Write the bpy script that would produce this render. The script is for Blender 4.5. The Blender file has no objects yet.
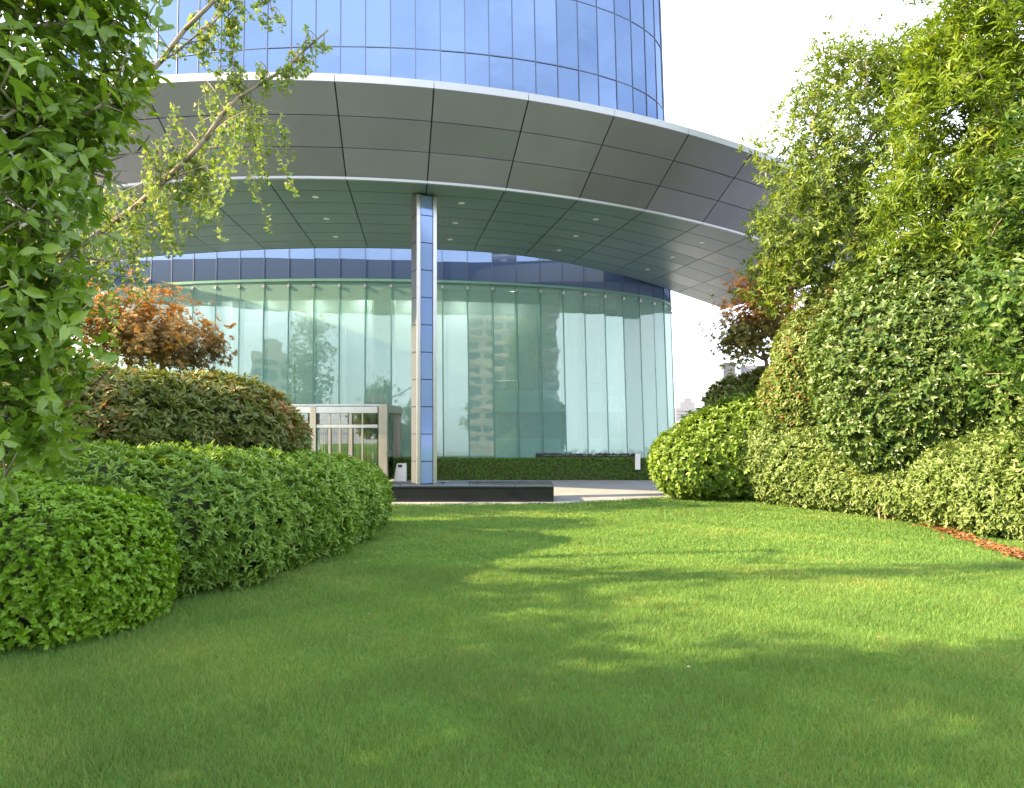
import bpy, bmesh, math, random
import numpy as np
from mathutils import Vector, Matrix

random.seed(7)
RNG = np.random.default_rng(11)
scene = bpy.context.scene
COL = scene.collection
R = math.radians

# ------------------------------------------------------------------ camera
F, CX, HY, EYE = 700.0, 512.0, 424.0, 2.2
cam_data = bpy.data.cameras.new('camera')
cam = bpy.data.objects.new('camera', cam_data)
COL.objects.link(cam)
cam.location = (0, 0, EYE)
cam.rotation_euler = (R(90), 0, 0)
cam_data.sensor_width = 36.0
cam_data.lens = F / 1024 * 36.0
cam_data.shift_y = (HY - 394.0) / 1024.0
cam_data.clip_start = 0.05
cam_data.clip_end = 6000
scene.camera = cam

# ------------------------------------------------------------------ light
SUN_EL, SUN_AZ = R(27.5), R(-102)      # azimuth from +Y, clockwise
world = bpy.data.worlds.new('World')
scene.world = world
world.use_nodes = True
wn, wl = world.node_tree.nodes, world.node_tree.links
wn.clear()
w_out = wn.new('ShaderNodeOutputWorld')
w_bg = wn.new('ShaderNodeBackground')
w_sky = wn.new('ShaderNodeTexSky')
w_sky.sky_type = 'NISHITA'
w_sky.sun_disc = False
w_sky.sun_elevation = SUN_EL
w_sky.sun_rotation = SUN_AZ
w_sky.air_density = 1.0
w_sky.dust_density = 2.0
w_sky.ozone_density = 1.2
w_co = wn.new('ShaderNodeTexCoord')
w_map = wn.new('ShaderNodeMapping')
w_map.inputs['Scale'].default_value = (1.0, 1.0, 2.2)
w_noise = wn.new('ShaderNodeTexNoise')
w_noise.inputs['Scale'].default_value = 1.7
w_noise.inputs['Detail'].default_value = 6
w_noise.inputs['Roughness'].default_value = 0.55
w_ramp = wn.new('ShaderNodeMapRange')
w_ramp.inputs['From Min'].default_value = 0.30
w_ramp.inputs['From Max'].default_value = 0.62
w_ramp.inputs['To Min'].default_value = 0.25
w_ramp.inputs['To Max'].default_value = 0.96
w_mix = wn.new('ShaderNodeMixRGB')
w_mix.inputs['Color2'].default_value = (7.6, 8.2, 8.9, 1)
w_bg.inputs['Strength'].default_value = 0.115
wl.new(w_co.outputs['Generated'], w_map.inputs['Vector'])
wl.new(w_map.outputs['Vector'], w_noise.inputs['Vector'])
wl.new(w_noise.outputs['Fac'], w_ramp.inputs['Value'])
wl.new(w_ramp.outputs['Result'], w_mix.inputs['Fac'])
wl.new(w_sky.outputs['Color'], w_mix.inputs['Color1'])
wl.new(w_mix.outputs['Color'], w_bg.inputs['Color'])
wl.new(w_bg.outputs['Background'], w_out.inputs['Surface'])

sun_data = bpy.data.lights.new('sun', 'SUN')
sun_data.energy = 5.0
sun_data.angle = R(0.6)
sun_data.color = (1.0, 0.76, 0.42)
sun = bpy.data.objects.new('sun', sun_data)
COL.objects.link(sun)
SUN_DIR = Vector((math.sin(SUN_AZ) * math.cos(SUN_EL), math.cos(SUN_AZ) * math.cos(SUN_EL), math.sin(SUN_EL)))
sun.rotation_euler = SUN_DIR.to_track_quat('Z', 'Y').to_euler()
sun.location = SUN_DIR * 80

scene.view_settings.view_transform = 'Standard'
scene.view_settings.look = 'None'
scene.view_settings.gamma = 1.0
scene.view_settings.exposure = 2.07
scene.render.engine = 'CYCLES'
scene.cycles.use_denoising = True
scene.cycles.max_bounces = 7
scene.cycles.diffuse_bounces = 3
scene.cycles.glossy_bounces = 4
scene.cycles.transmission_bounces = 4
scene.cycles.transparent_max_bounces = 12
scene.cycles.caustics_reflective = False
scene.cycles.caustics_refractive = False
scene.cycles.sample_clamp_indirect = 4.0

# ------------------------------------------------------------------ helpers
def P3(x, y, D):
    """pixel of the photograph at depth D -> world point"""
    return np.array(((x - CX) / F * D, D, EYE + (HY - y) / F * D))

def lawn_h(y):
    return 0.036 * min(max(18.4 - y, 0.0), 14.0)

def tag(o, label=None, cat=None, group=None, kind=None):
    if label: o['label'] = label
    if cat: o['category'] = cat
    if group: o['group'] = group
    if kind: o['kind'] = kind
    return o

def empty(name, loc=(0, 0, 0)):
    o = bpy.data.objects.new(name, None)
    o.empty_display_size = 0.2
    o.location = loc
    COL.objects.link(o)
    return o

def link(name, me, mat=None, parent=None, smooth=False):
    o = bpy.data.objects.new(name, me)
    COL.objects.link(o)
    if mat and not me.materials: me.materials.append(mat)
    if parent:
        o.parent = parent
        o.matrix_parent_inverse = Matrix.Translation(parent.location).inverted() if parent.type == 'EMPTY' else Matrix()
    if smooth:
        me.polygons.foreach_set('use_smooth', np.ones(len(me.polygons), bool))
    return o

def np_mesh(name, verts, faces, var=None, smooth=True):
    """verts (n,3), faces (m,k) all the same size"""
    me = bpy.data.meshes.new(name)
    verts = np.ascontiguousarray(verts, np.float32)
    faces = np.ascontiguousarray(faces, np.int32)
    n, (m, k) = len(verts), faces.shape
    me.vertices.add(n); me.vertices.foreach_set('co', verts.ravel())
    me.loops.add(m * k); me.loops.foreach_set('vertex_index', faces.ravel())
    me.polygons.add(m)
    me.polygons.foreach_set('loop_start', np.arange(m, dtype=np.int32) * k)
    me.polygons.foreach_set('use_smooth', np.full(m, smooth))
    if var is not None:
        a = me.attributes.new('var', 'FLOAT', 'POINT')
        a.data.foreach_set('value', np.ascontiguousarray(var, np.float32))
    me.update(calc_edges=True)
    return me

class MB:
    def __init__(self): self.v, self.f = [], []
    def add(self, vs, fs):
        b = len(self.v); self.v += [tuple(v) for v in vs]
        self.f += [tuple(b + i for i in f) for f in fs]
    def hexa(self, lo, hi):
        """lo, hi: 4 points each (same winding)"""
        self.add(list(lo) + list(hi), [(3, 2, 1, 0), (4, 5, 6, 7)] + [(i, (i + 1) % 4, 4 + (i + 1) % 4, 4 + i) for i in range(4)])
    def box(self, x0, x1, y0, y1, z0, z1):
        self.hexa([(x0, y0, z0), (x1, y0, z0), (x1, y1, z0), (x0, y1, z0)],
                  [(x0, y0, z1), (x1, y0, z1), (x1, y1, z1), (x0, y1, z1)])
    def obox(self, c, ux, uy, hx, hy, z0, z1):
        """box about plan point c with plan axes ux, uy"""
        q = [(c[0] + sx * hx * ux[0] + sy * hy * uy[0], c[1] + sx * hx * ux[1] + sy * hy * uy[1]) for sx, sy in ((-1, -1), (1, -1), (1, 1), (-1, 1))]
        self.hexa([(a, b, z0) for a, b in q], [(a, b, z1) for a, b in q])
    def tube(self, p, q, r0, r1, n=6):
        p, q = Vector(p), Vector(q)
        d = (q - p)
        if d.length < 1e-6: return
        d.normalize()
        u = d.orthogonal().normalized(); w = d.cross(u)
        a = [p + (u * math.cos(t) + w * math.sin(t)) * r0 for t in [2 * math.pi * i / n for i in range(n)]]
        b = [q + (u * math.cos(t) + w * math.sin(t)) * r1 for t in [2 * math.pi * i / n for i in range(n)]]
        self.add(a + b, [(i, (i + 1) % n, n + (i + 1) % n, n + i) for i in range(n)] + [tuple(range(n - 1, -1, -1)), tuple(range(n, 2 * n))])
    def mesh(self, name):
        me = bpy.data.meshes.new(name)
        me.from_pydata(self.v, [], self.f)
        bm = bmesh.new(); bm.from_mesh(me)
        bmesh.ops.recalc_face_normals(bm, faces=bm.faces)
        bm.to_mesh(me); bm.free()
        me.update()
        return me
    def build(self, name, mat, parent=None, smooth=False, bevel=0):
        o = link(name, self.mesh(name), mat, parent, smooth)
        if bevel:
            m = o.modifiers.new('bevel', 'BEVEL'); m.width = bevel; m.segments = 2; m.limit_method = 'ANGLE'
        return o

# ------------------------------------------------------------------ materials
def new_mat(name):
    m = bpy.data.materials.new(name)
    m.use_nodes = True
    nt = m.node_tree
    nt.nodes.clear()
    out = nt.nodes.new('ShaderNodeOutputMaterial')
    return m, nt, out

def principled(nt, **kw):
    p = nt.nodes.new('ShaderNodeBsdfPrincipled')
    for k, v in kw.items():
        p.inputs[k.replace('_', ' ')].default_value = v
    return p

def noise(nt, scale, detail=4, coord='Object', rough=0.5):
    tc = nt.nodes.new('ShaderNodeTexCoord')
    n = nt.nodes.new('ShaderNodeTexNoise')
    n.inputs['Scale'].default_value = scale
    n.inputs['Detail'].default_value = detail
    n.inputs['Roughness'].default_value = rough
    nt.links.new(tc.outputs[coord], n.inputs['Vector'])
    return n

def ramp(nt, src, stops):
    r = nt.nodes.new('ShaderNodeValToRGB')
    e = r.color_ramp.elements
    while len(e) < len(stops): e.new(0.5)
    for el, (p, c) in zip(e, stops):
        el.position = p
        el.color = (*c, 1)
    nt.links.new(src, r.inputs['Fac'])
    return r

def solid(name, col, rough=0.5, metal=0.0, var=0.12, nscale=3.0, bump=0.0, bscale=40, spec=0.5):
    m, nt, out = new_mat(name)
    p = principled(nt, Roughness=rough, Metallic=metal, Specular_IOR_Level=spec)
    n = noise(nt, nscale, 5)
    c0 = tuple(c * (1 - var) for c in col); c1 = tuple(min(1, c * (1 + var)) for c in col)
    r = ramp(nt, n.outputs['Fac'], [(0.3, c0), (0.7, c1)])
    nt.links.new(r.outputs['Color'], p.inputs['Base Color'])
    if bump:
        n2 = noise(nt, bscale, 3)
        b = nt.nodes.new('ShaderNodeBump'); b.inputs['Strength'].default_value = bump; b.inputs['Distance'].default_value = 0.01
        nt.links.new(n2.outputs['Fac'], b.inputs['Height']); nt.links.new(b.outputs['Normal'], p.inputs['Normal'])
    nt.links.new(p.outputs['BSDF'], out.inputs['Surface'])
    return m

def leaf_mat(name, cols, rough=0.42, transl=0.35, spec=0.4, tcol=None):
    m, nt, out = new_mat(name)
    at = nt.nodes.new('ShaderNodeAttribute'); at.attribute_name = 'var'
    k = len(cols)
    r = ramp(nt, at.outputs['Fac'], [(i / max(1, k - 1), c) for i, c in enumerate(cols)])
    p = principled(nt, Roughness=rough, Specular_IOR_Level=spec)
    nt.links.new(r.outputs['Color'], p.inputs['Base Color'])
    t = nt.nodes.new('ShaderNodeBsdfTranslucent')
    mu = nt.nodes.new('ShaderNodeMixRGB'); mu.blend_type = 'MULTIPLY'; mu.inputs['Fac'].default_value = 1
    mu.inputs['Color2'].default_value = (*(tcol or (1.5, 1.35, 0.5)), 1)
    nt.links.new(r.outputs['Color'], mu.inputs['Color1'])
    nt.links.new(mu.outputs['Color'], t.inputs['Color'])
    mx = nt.nodes.new('ShaderNodeMixShader'); mx.inputs['Fac'].default_value = transl
    nt.links.new(p.outputs['BSDF'], mx.inputs[1]); nt.links.new(t.outputs['BSDF'], mx.inputs[2])
    nt.links.new(mx.outputs['Shader'], out.inputs['Surface'])
    return m

def glass_mat(name, tint, refl, fres=1.5, wav=0.0, gloss_col=(1, 1, 1), rough=0.0):
    m, nt, out = new_mat(name)
    tr = nt.nodes.new('ShaderNodeBsdfTransparent'); tr.inputs['Color'].default_value = (*tint, 1)
    gl = nt.nodes.new('ShaderNodeBsdfGlossy'); gl.inputs['Roughness'].default_value = rough
    gl.inputs['Color'].default_value = (*gloss_col, 1)
    fr = nt.nodes.new('ShaderNodeFresnel'); fr.inputs['IOR'].default_value = fres
    mr = nt.nodes.new('ShaderNodeMapRange')
    mr.inputs['To Min'].default_value = refl; mr.inputs['To Max'].default_value = 1.0
    nt.links.new(fr.outputs['Fac'], mr.inputs['Value'])
    mx = nt.nodes.new('ShaderNodeMixShader')
    nt.links.new(mr.outputs['Result'], mx.inputs['Fac'])
    nt.links.new(tr.outputs['BSDF'], mx.inputs[1]); nt.links.new(gl.outputs['BSDF'], mx.inputs[2])
    if wav:
        n = noise(nt, 0.9, 2)
        b = nt.nodes.new('ShaderNodeBump'); b.inputs['Strength'].default_value = wav; b.inputs['Distance'].default_value = 0.05
        nt.links.new(n.outputs['Fac'], b.inputs['Height']); nt.links.new(b.outputs['Normal'], gl.inputs['Normal'])
    nt.links.new(mx.outputs['Shader'], out.inputs['Surface'])
    return m

def milky_glass(name, tint, milk, milk_fac, refl, wav):
    m = glass_mat(name, tint, refl, 1.5, wav, (0.95, 1.0, 0.98))
    nt = m.node_tree
    out = [n for n in nt.nodes if n.type == 'OUTPUT_MATERIAL'][0]
    src = out.inputs['Surface'].links[0].from_socket
    df = nt.nodes.new('ShaderNodeBsdfDiffuse'); df.inputs['Color'].default_value = (*milk, 1)
    mx = nt.nodes.new('ShaderNodeMixShader'); mx.inputs['Fac'].default_value = milk_fac
    nt.links.new(src, mx.inputs[1]); nt.links.new(df.outputs['BSDF'], mx.inputs[2])
    nt.links.new(mx.outputs['Shader'], out.inputs['Surface'])
    return m

def mirror_mat(name, gcol, dcol, fac=0.75, wav=0.1, rough=0.02):
    m, nt, out = new_mat(name)
    gl = nt.nodes.new('ShaderNodeBsdfGlossy'); gl.inputs['Roughness'].default_value = rough
    gl.inputs['Color'].default_value = (*gcol, 1)
    df = nt.nodes.new('ShaderNodeBsdfDiffuse'); df.inputs['Color'].default_value = (*dcol, 1)
    mx = nt.nodes.new('ShaderNodeMixShader'); mx.inputs['Fac'].default_value = fac
    nt.links.new(df.outputs['BSDF'], mx.inputs[1]); nt.links.new(gl.outputs['BSDF'], mx.inputs[2])
    n = noise(nt, 0.7, 2)
    b = nt.nodes.new('ShaderNodeBump'); b.inputs['Strength'].default_value = wav; b.inputs['Distance'].default_value = 0.05
    nt.links.new(n.outputs['Fac'], b.inputs['Height']); nt.links.new(b.outputs['Normal'], gl.inputs['Normal'])
    nt.links.new(mx.outputs['Shader'], out.inputs['Surface'])
    return m

M = {}
M['lawn'] = None
def lawn_mat():
    m, nt, out = new_mat('lawn')
    p = principled(nt, Roughness=0.9, Specular_IOR_Level=0.1)
    n1 = noise(nt, 0.55, 4); n2 = noise(nt, 60, 4, rough=0.7)
    r1 = ramp(nt, n1.outputs['Fac'], [(0.3, (0.09, 0.205, 0.034)), (0.7, (0.135, 0.26, 0.046))])
    r2 = ramp(nt, n2.outputs['Fac'], [(0.3, (0.45, 0.45, 0.40)), (0.65, (1.1, 1.1, 1.0))])
    mu = nt.nodes.new('ShaderNodeMixRGB'); mu.blend_type = 'MULTIPLY'; mu.inputs['Fac'].default_value = 1
    nt.links.new(r1.outputs['Color'], mu.inputs['Color1']); nt.links.new(r2.outputs['Color'], mu.inputs['Color2'])
    nt.links.new(mu.outputs['Color'], p.inputs['Base Color'])
    b = nt.nodes.new('ShaderNodeBump'); b.inputs['Strength'].default_value = 0.6; b.inputs['Distance'].default_value = 0.03
    nt.links.new(n2.outputs['Fac'], b.inputs['Height']); nt.links.new(b.outputs['Normal'], p.inputs['Normal'])
    nt.links.new(p.outputs['BSDF'], out.inputs['Surface'])
    return m
M['lawn'] = lawn_mat()
M['grass'] = leaf_mat('grass', [(0.27, 0.24, 0.11), (0.085, 0.190, 0.046), (0.122, 0.248, 0.058), (0.19, 0.305, 0.074), (0.28, 0.34, 0.11)], 0.55, 0.40, 0.25, (1.75, 1.15, 0.55))
M['paving'] = solid('paving', (0.26, 0.265, 0.28), 0.7, 0, 0.1, 1.2, 0.25, 25)
M['earth'] = solid('earth', (0.10, 0.075, 0.05), 0.95, 0, 0.3, 4, 0.5, 20)
M['mulch'] = leaf_mat('mulch', [(0.20, 0.085, 0.04), (0.34, 0.13, 0.055), (0.14, 0.065, 0.035), (0.28, 0.17, 0.09)], 0.9, 0.0, 0.1)
M['panel'] = solid('canopy_panel', (0.185, 0.200, 0.235), 0.42, 0.25, 0.03, 0.5)
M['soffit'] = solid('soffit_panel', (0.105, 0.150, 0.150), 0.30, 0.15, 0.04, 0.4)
M['lip'] = solid('canopy_lip', (0.36, 0.37, 0.40), 0.4, 0.3, 0.03, 0.6)
for q, f in enumerate((0.94, 1.0, 1.06)):
    M['panel%d' % q] = solid('canopy_panel_tone', (0.195 * f, 0.195 * f, 0.245 * f), 0.38 + .05 * q, 0.25, 0.06, 0.9, 0.05, 0.8)
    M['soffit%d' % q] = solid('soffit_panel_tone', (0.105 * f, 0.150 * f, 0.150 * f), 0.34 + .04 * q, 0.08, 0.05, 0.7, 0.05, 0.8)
M['joint'] = solid('dark_joint', (0.02, 0.022, 0.024), 0.8, 0, 0.1)
M['inner_fascia'] = solid('inner_fascia', (0.30, 0.32, 0.36), 0.4, 0.3, 0.05)
M['blue_glass'] = mirror_mat('blue_glass', (0.132, 0.188, 0.305), (0.028, 0.052, 0.14), 0.86, 0.2)
M['band_glass'] = mirror_mat('band_glass', (0.15, 0.20, 0.31), (0.10, 0.15, 0.27), 0.60, 0.06)
M['column_glass'] = mirror_mat('column_glass', (0.24, 0.33, 0.58), (0.23, 0.33, 0.62), 0.35, 0.02, 0.08)
M['green_glass'] = milky_glass('green_glass', (0.82, 0.96, 0.92), (0.42, 0.70, 0.63), 0.24, 0.08, 0.08)
M['fin_glass'] = glass_mat('fin_glass', (0.32, 0.74, 0.65), 0.10, 1.45)
M['mullion'] = solid('mullion', (0.07, 0.09, 0.15), 0.4, 0.5, 0.05)
M['teal_rail'] = solid('teal_rail', (0.11, 0.23, 0.20), 0.35, 0.3, 0.05)
M['steel'] = solid('brushed_steel', (0.50, 0.50, 0.51), 0.3, 0.85, 0.05, 6)
M['steel_grey'] = solid('grey_cladding', (0.15, 0.15, 0.165), 0.35, 0.6, 0.05, 2)
M['warm_steel'] = solid('warm_steel', (0.36, 0.335, 0.29), 0.32, 0.75, 0.06, 5)
M['brown_frame'] = solid('bronze_frame', (0.24, 0.20, 0.16), 0.4, 0.5, 0.1, 5)
M['clear_glass'] = glass_mat('clear_glass', (0.80, 0.88, 0.86), 0.10, 1.5)
M['white_wall'] = solid('white_wall', (0.80, 0.81, 0.80), 0.7, 0, 0.03)
M['core'] = solid('core_wall', (0.46, 0.48, 0.47), 0.7, 0, 0.06)
M['tan'] = solid('tan_beam', (0.55, 0.52, 0.42), 0.6, 0, 0.05)
M['grey_blind'] = solid('grey_blind', (0.62, 0.62, 0.66), 0.8, 0, 0.05, 1.0)
M['int_floor'] = solid('interior_stone', (0.55, 0.54, 0.50), 0.3, 0, 0.1)
M['granite'] = solid('black_granite', (0.012, 0.014, 0.016), 0.15, 0, 0.5, 60, spec=0.25)
M['granite_top'] = mirror_mat('granite_top', (0.55, 0.62, 0.80), (0.03, 0.035, 0.05), 0.35, 0.05, 0.08)
M['lampface'] = solid('downlight_face', (0.75, 0.75, 0.73), 0.4, 0, 0.02)
M['white_paint'] = solid('white_paint', (0.72, 0.72, 0.72), 0.5, 0, 0.04)
M['black'] = solid('black_plastic', (0.02, 0.02, 0.02), 0.5)
M['concrete'] = solid('pale_concrete', (0.20, 0.19, 0.18), 0.85, 0, 0.08, 0.3)
M['pale_wall'] = solid('pale_wall', (0.20, 0.205, 0.235), 0.7, 0, 0.05, 0.2)
M['far_wall'] = solid('far_wall', (0.20, 0.20, 0.225), 0.8, 0, 0.03, 0.1)
M['beige_wall'] = solid('beige_wall', (0.52, 0.45, 0.36), 0.8, 0, 0.08, 0.1)
M['dark_window'] = solid('dark_window', (0.05, 0.06, 0.07), 0.15)
M['bark'] = solid('bark', (0.20, 0.165, 0.125), 0.9, 0, 0.3, 12, 0.5, 60)
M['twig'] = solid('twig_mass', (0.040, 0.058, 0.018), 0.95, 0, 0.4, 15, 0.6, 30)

M['box_leaf'] = leaf_mat('box_leaf', [(0.105, 0.225, 0.010), (0.165, 0.32, 0.016), (0.26, 0.42, 0.03)], 0.4, 0.32)
M['azalea_leaf'] = leaf_mat('azalea_leaf', [(0.095, 0.190, 0.024), (0.16, 0.285, 0.040), (0.29, 0.41, 0.08)], 0.40, 0.30)
M['red_leaf'] = leaf_mat('red_leaf', [(0.085, 0.135, 0.028), (0.13, 0.185, 0.04), (0.20, 0.20, 0.06), (0.42, 0.20, 0.10)], 0.38, 0.28, 0.45, (1.4, 1.1, 0.5))
M['gloss_leaf'] = leaf_mat('gloss_leaf', [(0.090, 0.165, 0.018), (0.135, 0.23, 0.026), (0.22, 0.31, 0.05)], 0.30, 0.34, 0.5)
M['ginkgo_leaf'] = leaf_mat('ginkgo_leaf', [(0.13, 0.23, 0.04), (0.20, 0.29, 0.06), (0.29, 0.34, 0.10)], 0.5, 0.40, 0.3, (1.15, 1.1, 0.6))
M['fern_leaf'] = leaf_mat('fern_leaf', [(0.05, 0.17, 0.04), (0.09, 0.24, 0.06), (0.14, 0.30, 0.08)], 0.5, 0.4, 0.3)
M['maple_leaf'] = leaf_mat('maple_leaf', [(0.075, 0.08, 0.025), (0.12, 0.095, 0.03), (0.30, 0.185, 0.05), (0.50, 0.31, 0.10)], 0.5, 0.35, 0.3, (1.4, 0.9, 0.45))
M['maple_green'] = leaf_mat('maple_green', [(0.13, 0.15, 0.04), (0.19, 0.19, 0.055), (0.28, 0.23, 0.07), (0.72, 0.38, 0.13)], 0.5, 0.35, 0.3, (1.3, 0.9, 0.45))
M['lime_leaf'] = leaf_mat('lime_leaf', [(0.095, 0.175, 0.022), (0.155, 0.25, 0.034), (0.23, 0.32, 0.062)], 0.4, 0.30)
M['pale_leaf'] = leaf_mat('pale_leaf', [(0.10, 0.17, 0.04), (0.165, 0.235, 0.068), (0.245, 0.305, 0.12)], 0.4, 0.28, 0.4, (1.15, 1.15, 0.65))
M['var_leaf'] = leaf_mat('var_leaf', [(0.09, 0.155, 0.035), (0.15, 0.215, 0.055), (0.23, 0.275, 0.095), (0.34, 0.15, 0.08)], 0.4, 0.28, 0.4, (1.3, 1.1, 0.6))
M['round_leaf'] = leaf_mat('round_leaf', [(0.050, 0.105, 0.026), (0.085, 0.150, 0.036), (0.17, 0.22, 0.068)], 0.33, 0.25, 0.5)
M['olive_leaf'] = leaf_mat('olive_leaf', [(0.095, 0.16, 0.03), (0.15, 0.225, 0.04), (0.23, 0.295, 0.065)], 0.4, 0.40)
M['willow_leaf'] = leaf_mat('willow_leaf', [(0.10, 0.175, 0.018), (0.15, 0.235, 0.026), (0.23, 0.31, 0.05)], 0.38, 0.42)
M['dark_leaf'] = leaf_mat('dark_leaf', [(0.04, 0.095, 0.015), (0.065, 0.13, 0.022), (0.14, 0.19, 0.05)], 0.38, 0.28, 0.35)
M['hedge_leaf'] = leaf_mat('hedge_leaf', [(0.055, 0.13, 0.012), (0.085, 0.185, 0.018), (0.135, 0.24, 0.03)], 0.45, 0.3)
M['purple_leaf'] = leaf_mat('purple_leaf', [(0.05, 0.035, 0.05), (0.09, 0.06, 0.09), (0.12, 0.10, 0.10)], 0.5, 0.2)

# ------------------------------------------------------------------ ground, lawn, path
def sheet(name, x0, x1, y0, y1, z, mat):
    mb = MB(); mb.add([(x0, y0, z), (x1, y0, z), (x1, y1, z), (x0, y1, z)], [(0, 1, 2, 3)])
    return tag(mb.build(name, mat), kind='structure')

sheet('ground', -3000, 3000, -3000, 3000, -0.02, M['paving'])
sheet('path', -40, 40, 15, 44, 0.0, M['paving'])

EDGE_X = [-16, -8, 1.3, 4.2, 6.5, 16]
EDGE_Y = [18.4, 18.6, 19.15, 20.6, 21.0, 21.2]
def lawn_edge(x): return np.interp(x, EDGE_X, EDGE_Y)

def build_lawn():
    nx, ny = 60, 60
    v, f = [], []
    for i in range(nx + 1):
        x = -16 + 32 * i / nx
        for j in range(ny + 1):
            t = j / ny
            y = -14 + (lawn_edge(x) + 14) * t
            z = lawn_h(y) + 0.035
            if y < -6: z -= 0.02 * (-6 - y)
            if j == ny: z = 0.008
            if j == ny - 1: pass
            v.append((x, y, z))
    for i in range(nx):
        for j in range(ny):
            a = i * (ny + 1) + j
            f.append((a, a + ny + 1, a + ny + 2, a + 1))
    o = link('lawn', np_mesh('lawn', np.array(v), np.array(f)), M['lawn'])
    tag(o, kind='structure')

build_lawn()

def wob(p, s, seed):
    a = seed * 1.7
    return (np.sin(p[:, 0] * s + a) * np.sin(p[:, 1] * s * 1.1 + 2 * a) + np.sin(p[:, 2] * s * 1.3 + 3 * a) * np.sin((p[:, 0] + p[:, 1]) * s * .7 + a)
            + .5 * np.sin(p[:, 0] * s * 2.3 + a * 5) * np.sin(p[:, 2] * s * 2.1 + a) * np.sin(p[:, 1] * s * 2.5)) / 2

def grass_blades():
    def region(n, d0, d1, hgt, wid):
        y = RNG.uniform(d0 ** 0.6, d1 ** 0.6, n) ** (1 / 0.6)
        x = RNG.uniform(-0.80, 0.80, n) * y * 1.05 + RNG.uniform(-.6, .6, n)
        ok = (y < lawn_edge(x) - 0.05) & (x > -9) & (x < 10)
        x, y = x[ok], y[ok]; n = len(x)
        z = 0.036 * np.clip(18.4 - y, 0, 14) + 0.033
        clump = 0.5 + 0.5 * np.sin(x * 3.1 + 1.7 * np.sin(y * 2.3)) * np.sin(y * 3.7 + 1.3 * np.sin(x * 1.9))
        h = hgt * (0.45 + 0.75 * RNG.random(n)) * (0.8 + 0.4 * clump)
        w = wid * (0.7 + 0.6 * RNG.random(n)) * np.clip(y / 5, 0.8, 3.5)
        az = RNG.uniform(0, 2 * np.pi, n)
        lean = RNG.uniform(0.15, 0.95, n)
        fx, fy = RNG.uniform(0, 2 * np.pi, n), None
        bx, by = np.cos(az), np.sin(az)
        lx, ly = np.cos(fx), np.sin(fx)
        patch = 0.5 + 0.5 * np.sin(x * 0.9 + 2 * np.sin(y * 0.55)) * np.sin(y * 0.8 + 1.1)
        var = np.clip(0.20 + 0.55 * RNG.random(n) + 0.30 * (patch - .4) + .15 * wob(np.stack([x, y, z * 0], 1), 3.3, 6), 0.18, 1)
        dry = wob(np.stack([x, y, z], 1), 1.6, 9) + .5 * wob(np.stack([x, y, z], 1), 5.1, 4)
        var[RNG.random(n) < np.clip(.01 + .12 * (dry - .25), .006, .12)] = 0.03
        tall = wob(np.stack([x, y, z * 0], 1), 7.0, 2)
        h = h * (1 + .35 * tall)
        V = np.zeros((n, 3, 3))
        V[:, 0] = np.stack([x - bx * w / 2, y - by * w / 2, z], 1)
        V[:, 1] = np.stack([x + bx * w / 2, y + by * w / 2, z], 1)
        V[:, 2] = np.stack([x + lx * h * lean, y + ly * h * lean, z + h * (1.05 - .3 * lean)], 1)
        return V, np.repeat(var, 3)
    A = [region(570000, 2.6, 9, 0.052, 0.0056), region(400000, 8, 22, 0.048, 0.0070)]
    V = np.concatenate([a[0].reshape(-1, 3) for a in A]); var = np.concatenate([a[1] for a in A])
    Fc = np.arange(len(V)).reshape(-1, 3)
    o = link('grass', np_mesh('grass', V, Fc, var), M['grass'])
    tag(o, 'short mown green grass covering the lawn', 'grass', kind='stuff')
grass_blades()

# ------------------------------------------------------------------ tower with glass wall
TC = (-7.4, 36.5)
def wall_pt(th, z, off=0.0):
    a, b = 15.9 - 0.035 * z + off, 7.65 - 0.02 * z + off
    return (TC[0] + a * math.sin(th), TC[1] - b * math.cos(th), z)

# module positions by arc length
def module_thetas():
    th0 = math.asin((-5.0 - TC[0]) / 15.8)
    out = [th0]
    for sgn in (1, -1):
        th, acc, res, step = th0, 0.0, [], 0.0004
        while (sgn > 0 and th < R(108)) or (sgn < 0 and th > R(-80)):
            acc += math.hypot(15.9 * math.cos(th), 7.65 * math.sin(th)) * step
            th += sgn * step
            if acc >= 1.077: res.append(th); acc = 0.0
        out = out + res if sgn > 0 else res[::-1] + out
    return out
TH = module_thetas()
RAIL = 8.17
tower = tag(empty('office_tower', (TC[0], TC[1], 0)), 'elliptical glass tower with blue upper panes and green glass lobby below', 'building')

def pane(name, t0, t1, z0, z1, mat, gap=0.012, thick=0.02, off=0.0, tilt=0.0):
    a0, a1, b0, b1 = [Vector(wall_pt(t, z, off)) for t, z in ((t0, z0), (t1, z0), (t0, z1), (t1, z1))]
    u = (a1 - a0).normalized()
    n = Vector((u.y, -u.x, 0))
    a0 += u * gap; b0 += u * gap; a1 -= u * gap; b1 -= u * gap
    b0 += n * tilt; b1 += n * tilt
    q = n * (-thick)
    mb = MB()
    mb.hexa([a0, a1, a1 + q, a0 + q], [b0, b1, b1 + q, b0 + q])
    return mb.build(name, mat, tower)

ROWS = [RAIL + 0.06, 11.3, 14.8, 17.95, 21.05, 24.15, 27.25]
for k in range(len(TH) - 1):
    pane('lobby_pane', TH[k], TH[k + 1], 0.05, RAIL - 0.06, M['green_glass'], gap=.03, tilt=random.uniform(-.012, .012))
    for i in range(len(ROWS) - 1):
        if i in (1,) : continue
        pane('upper_pane', TH[k], TH[k + 1], ROWS[i] + 0.018, ROWS[i + 1] - 0.018, M['blue_glass'] if i else M['band_glass'], tilt=random.uniform(-.01, .01))

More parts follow.
